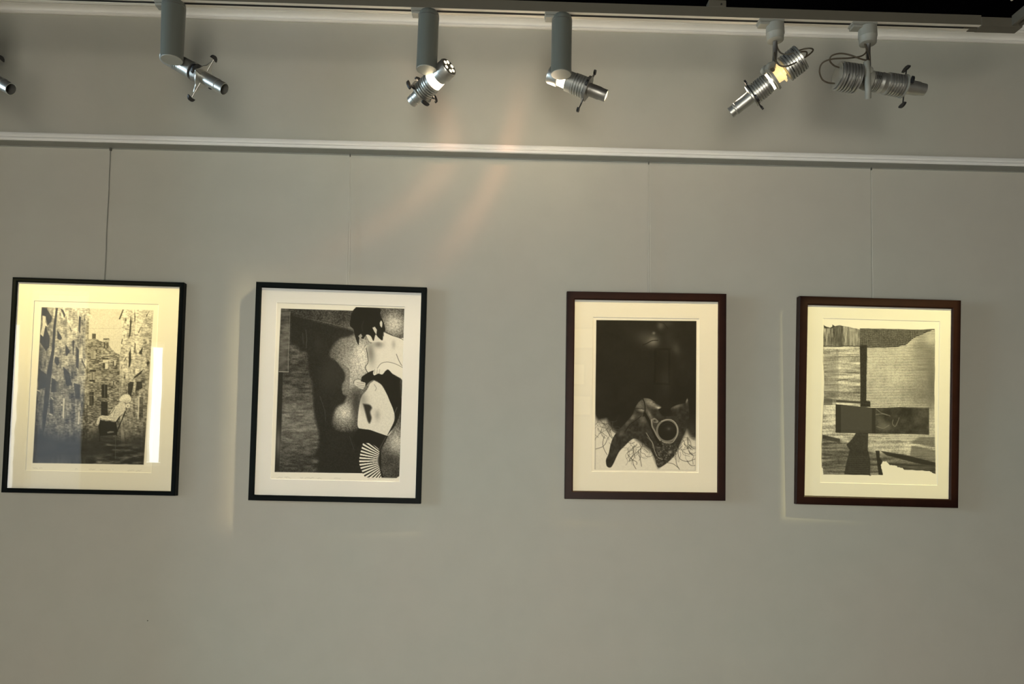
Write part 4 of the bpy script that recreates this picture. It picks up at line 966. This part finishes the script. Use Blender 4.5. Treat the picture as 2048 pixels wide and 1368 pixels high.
framed((.5798, 1.5674, -.0021, .0092, -.0137), .6052, .7828, .0305, .03, M_frW, None, [(1185.8, 634), (1398.7, 637.6), (1396.5, 945.5), (1182.8, 943)], art3,
       'dark brown wooden frame, print of a beaked bone with roots on a black ground', 1, paperA)
framed((1.4699, 1.5594, .0103, .0194, -.0167), .6185, .7915, .0330, .03, M_frW, None, [(1646, 637), (1879.5, 642.3), (1874.4, 972), (1639.5, 964)], art4,
       'dark brown wooden frame at far right, print of torn corrugated cardboard', 1, paperA)

# ------------------------------------------------------------------ hanging cords from the picture rail
for i, (x, ztop, zbot, m, r, lab) in enumerate((
        (-1.4540, zr, 1.966, M_wire, .0011, 'thin dark cord holding the courtyard picture'),
        (-.5550, zr, 1.965, M_nylon, .0007, 'pale nylon cord holding the striped stocking picture'),
        (.5880, zr, 1.960, M_nylon, .0007, 'pale nylon cord holding the beaked bone picture'),
        (1.4570, zr, 1.956, M_nylon, .0007, 'pale nylon cord holding the torn cardboard picture'))):
    root = empty('hanging_cord', (x, -.012, ztop), lab, 'cord', 'cords hanging from the picture rail')
    bm = bmesh.new()
    P_ = [Vector((x+random.uniform(-.0008, .0008)+(0 if i else .004*(ztop-.01-zz)*-1), -.010-(ztop-zz)*.012, zz)) for zz in np.linspace(ztop-.004, zbot-.03, 22)]
    tube(bm, P_, r, 8); bm_obj('cord', bm, m, root, smooth=True)
    if i in (1, 2):
        bm = bmesh.new(); tube(bm, [p+Vector((.007*(k/21)+.003, .001, 0)) for k, p in enumerate(P_)], r, 8); bm_obj('cord', bm, m, root, smooth=True)
    bm = bmesh.new(); box(bm, (x, -.0095, ztop-.006), (.0075 if i == 0 else .0035, .006, .010), bevel=.001); bm_obj('hook', bm, M_hook, root)

# ------------------------------------------------------------------ what the picture glass mirrors on the far wall
def canvas(name, x0, x1, z0, z1, face, fr, label, t=.02):
    root = empty(name, ((x0+x1)/2, YB+.001, (z0+z1)/2), label, 'painting', 'pictures on the wall behind the viewer')
    bm = bmesh.new(); y = YB
    for cx_, cz_, sx, sz in (((x0+x1)/2, z1-t/2, x1-x0, t), ((x0+x1)/2, z0+t/2, x1-x0, t), (x0+t/2, (z0+z1)/2, t, z1-z0-2*t), (x1-t/2, (z0+z1)/2, t, z1-z0-2*t)):
        box(bm, (cx_, y+.014, cz_), (sx, .026, sz))
    bm_obj('frame', bm, fr, root)
    bm = bmesh.new(); box(bm, ((x0+x1)/2, y+.011, (z0+z1)/2), (x1-x0-2*t, .012, z1-z0-2*t)); bm_obj('canvas', bm, face, root)
M_pgrey = mat('grey_canvas', (.42, .40, .34), .7, var=.05); M_pgreen = mat('green_brown_canvas', (.34, .33, .20), .6, var=.8, scale=6); M_pwarm = mat('pale_poster', (.75, .66, .45), .6, var=.3, scale=9)
canvas('wall_painting', 3.21, 3.60, 1.42, 1.70, M_pgrey, M_frW, 'plain grey canvas on the wall behind the viewer')
canvas('wall_painting', 3.62, 4.16, 1.42, 1.70, M_pgreen, M_frW, 'green and brown canvas on the wall behind the viewer')
canvas('wall_painting', .52, .88, 2.27, 2.50, M_pwarm, M_frB, 'pale poster on the wall behind the viewer, topmost of three')
canvas('wall_painting', .52, .80, 1.92, 2.15, M_pwarm, M_frB, 'pale poster on the wall behind the viewer, middle of three')
canvas('wall_painting', .52, .86, 1.62, 1.84, M_pwarm, M_frB, 'pale poster on the wall behind the viewer, lowest of three')
canvas('wall_painting', 1.46, 1.62, 1.94, 2.30, M_board, M_frB, 'narrow dark picture on the wall behind the viewer')
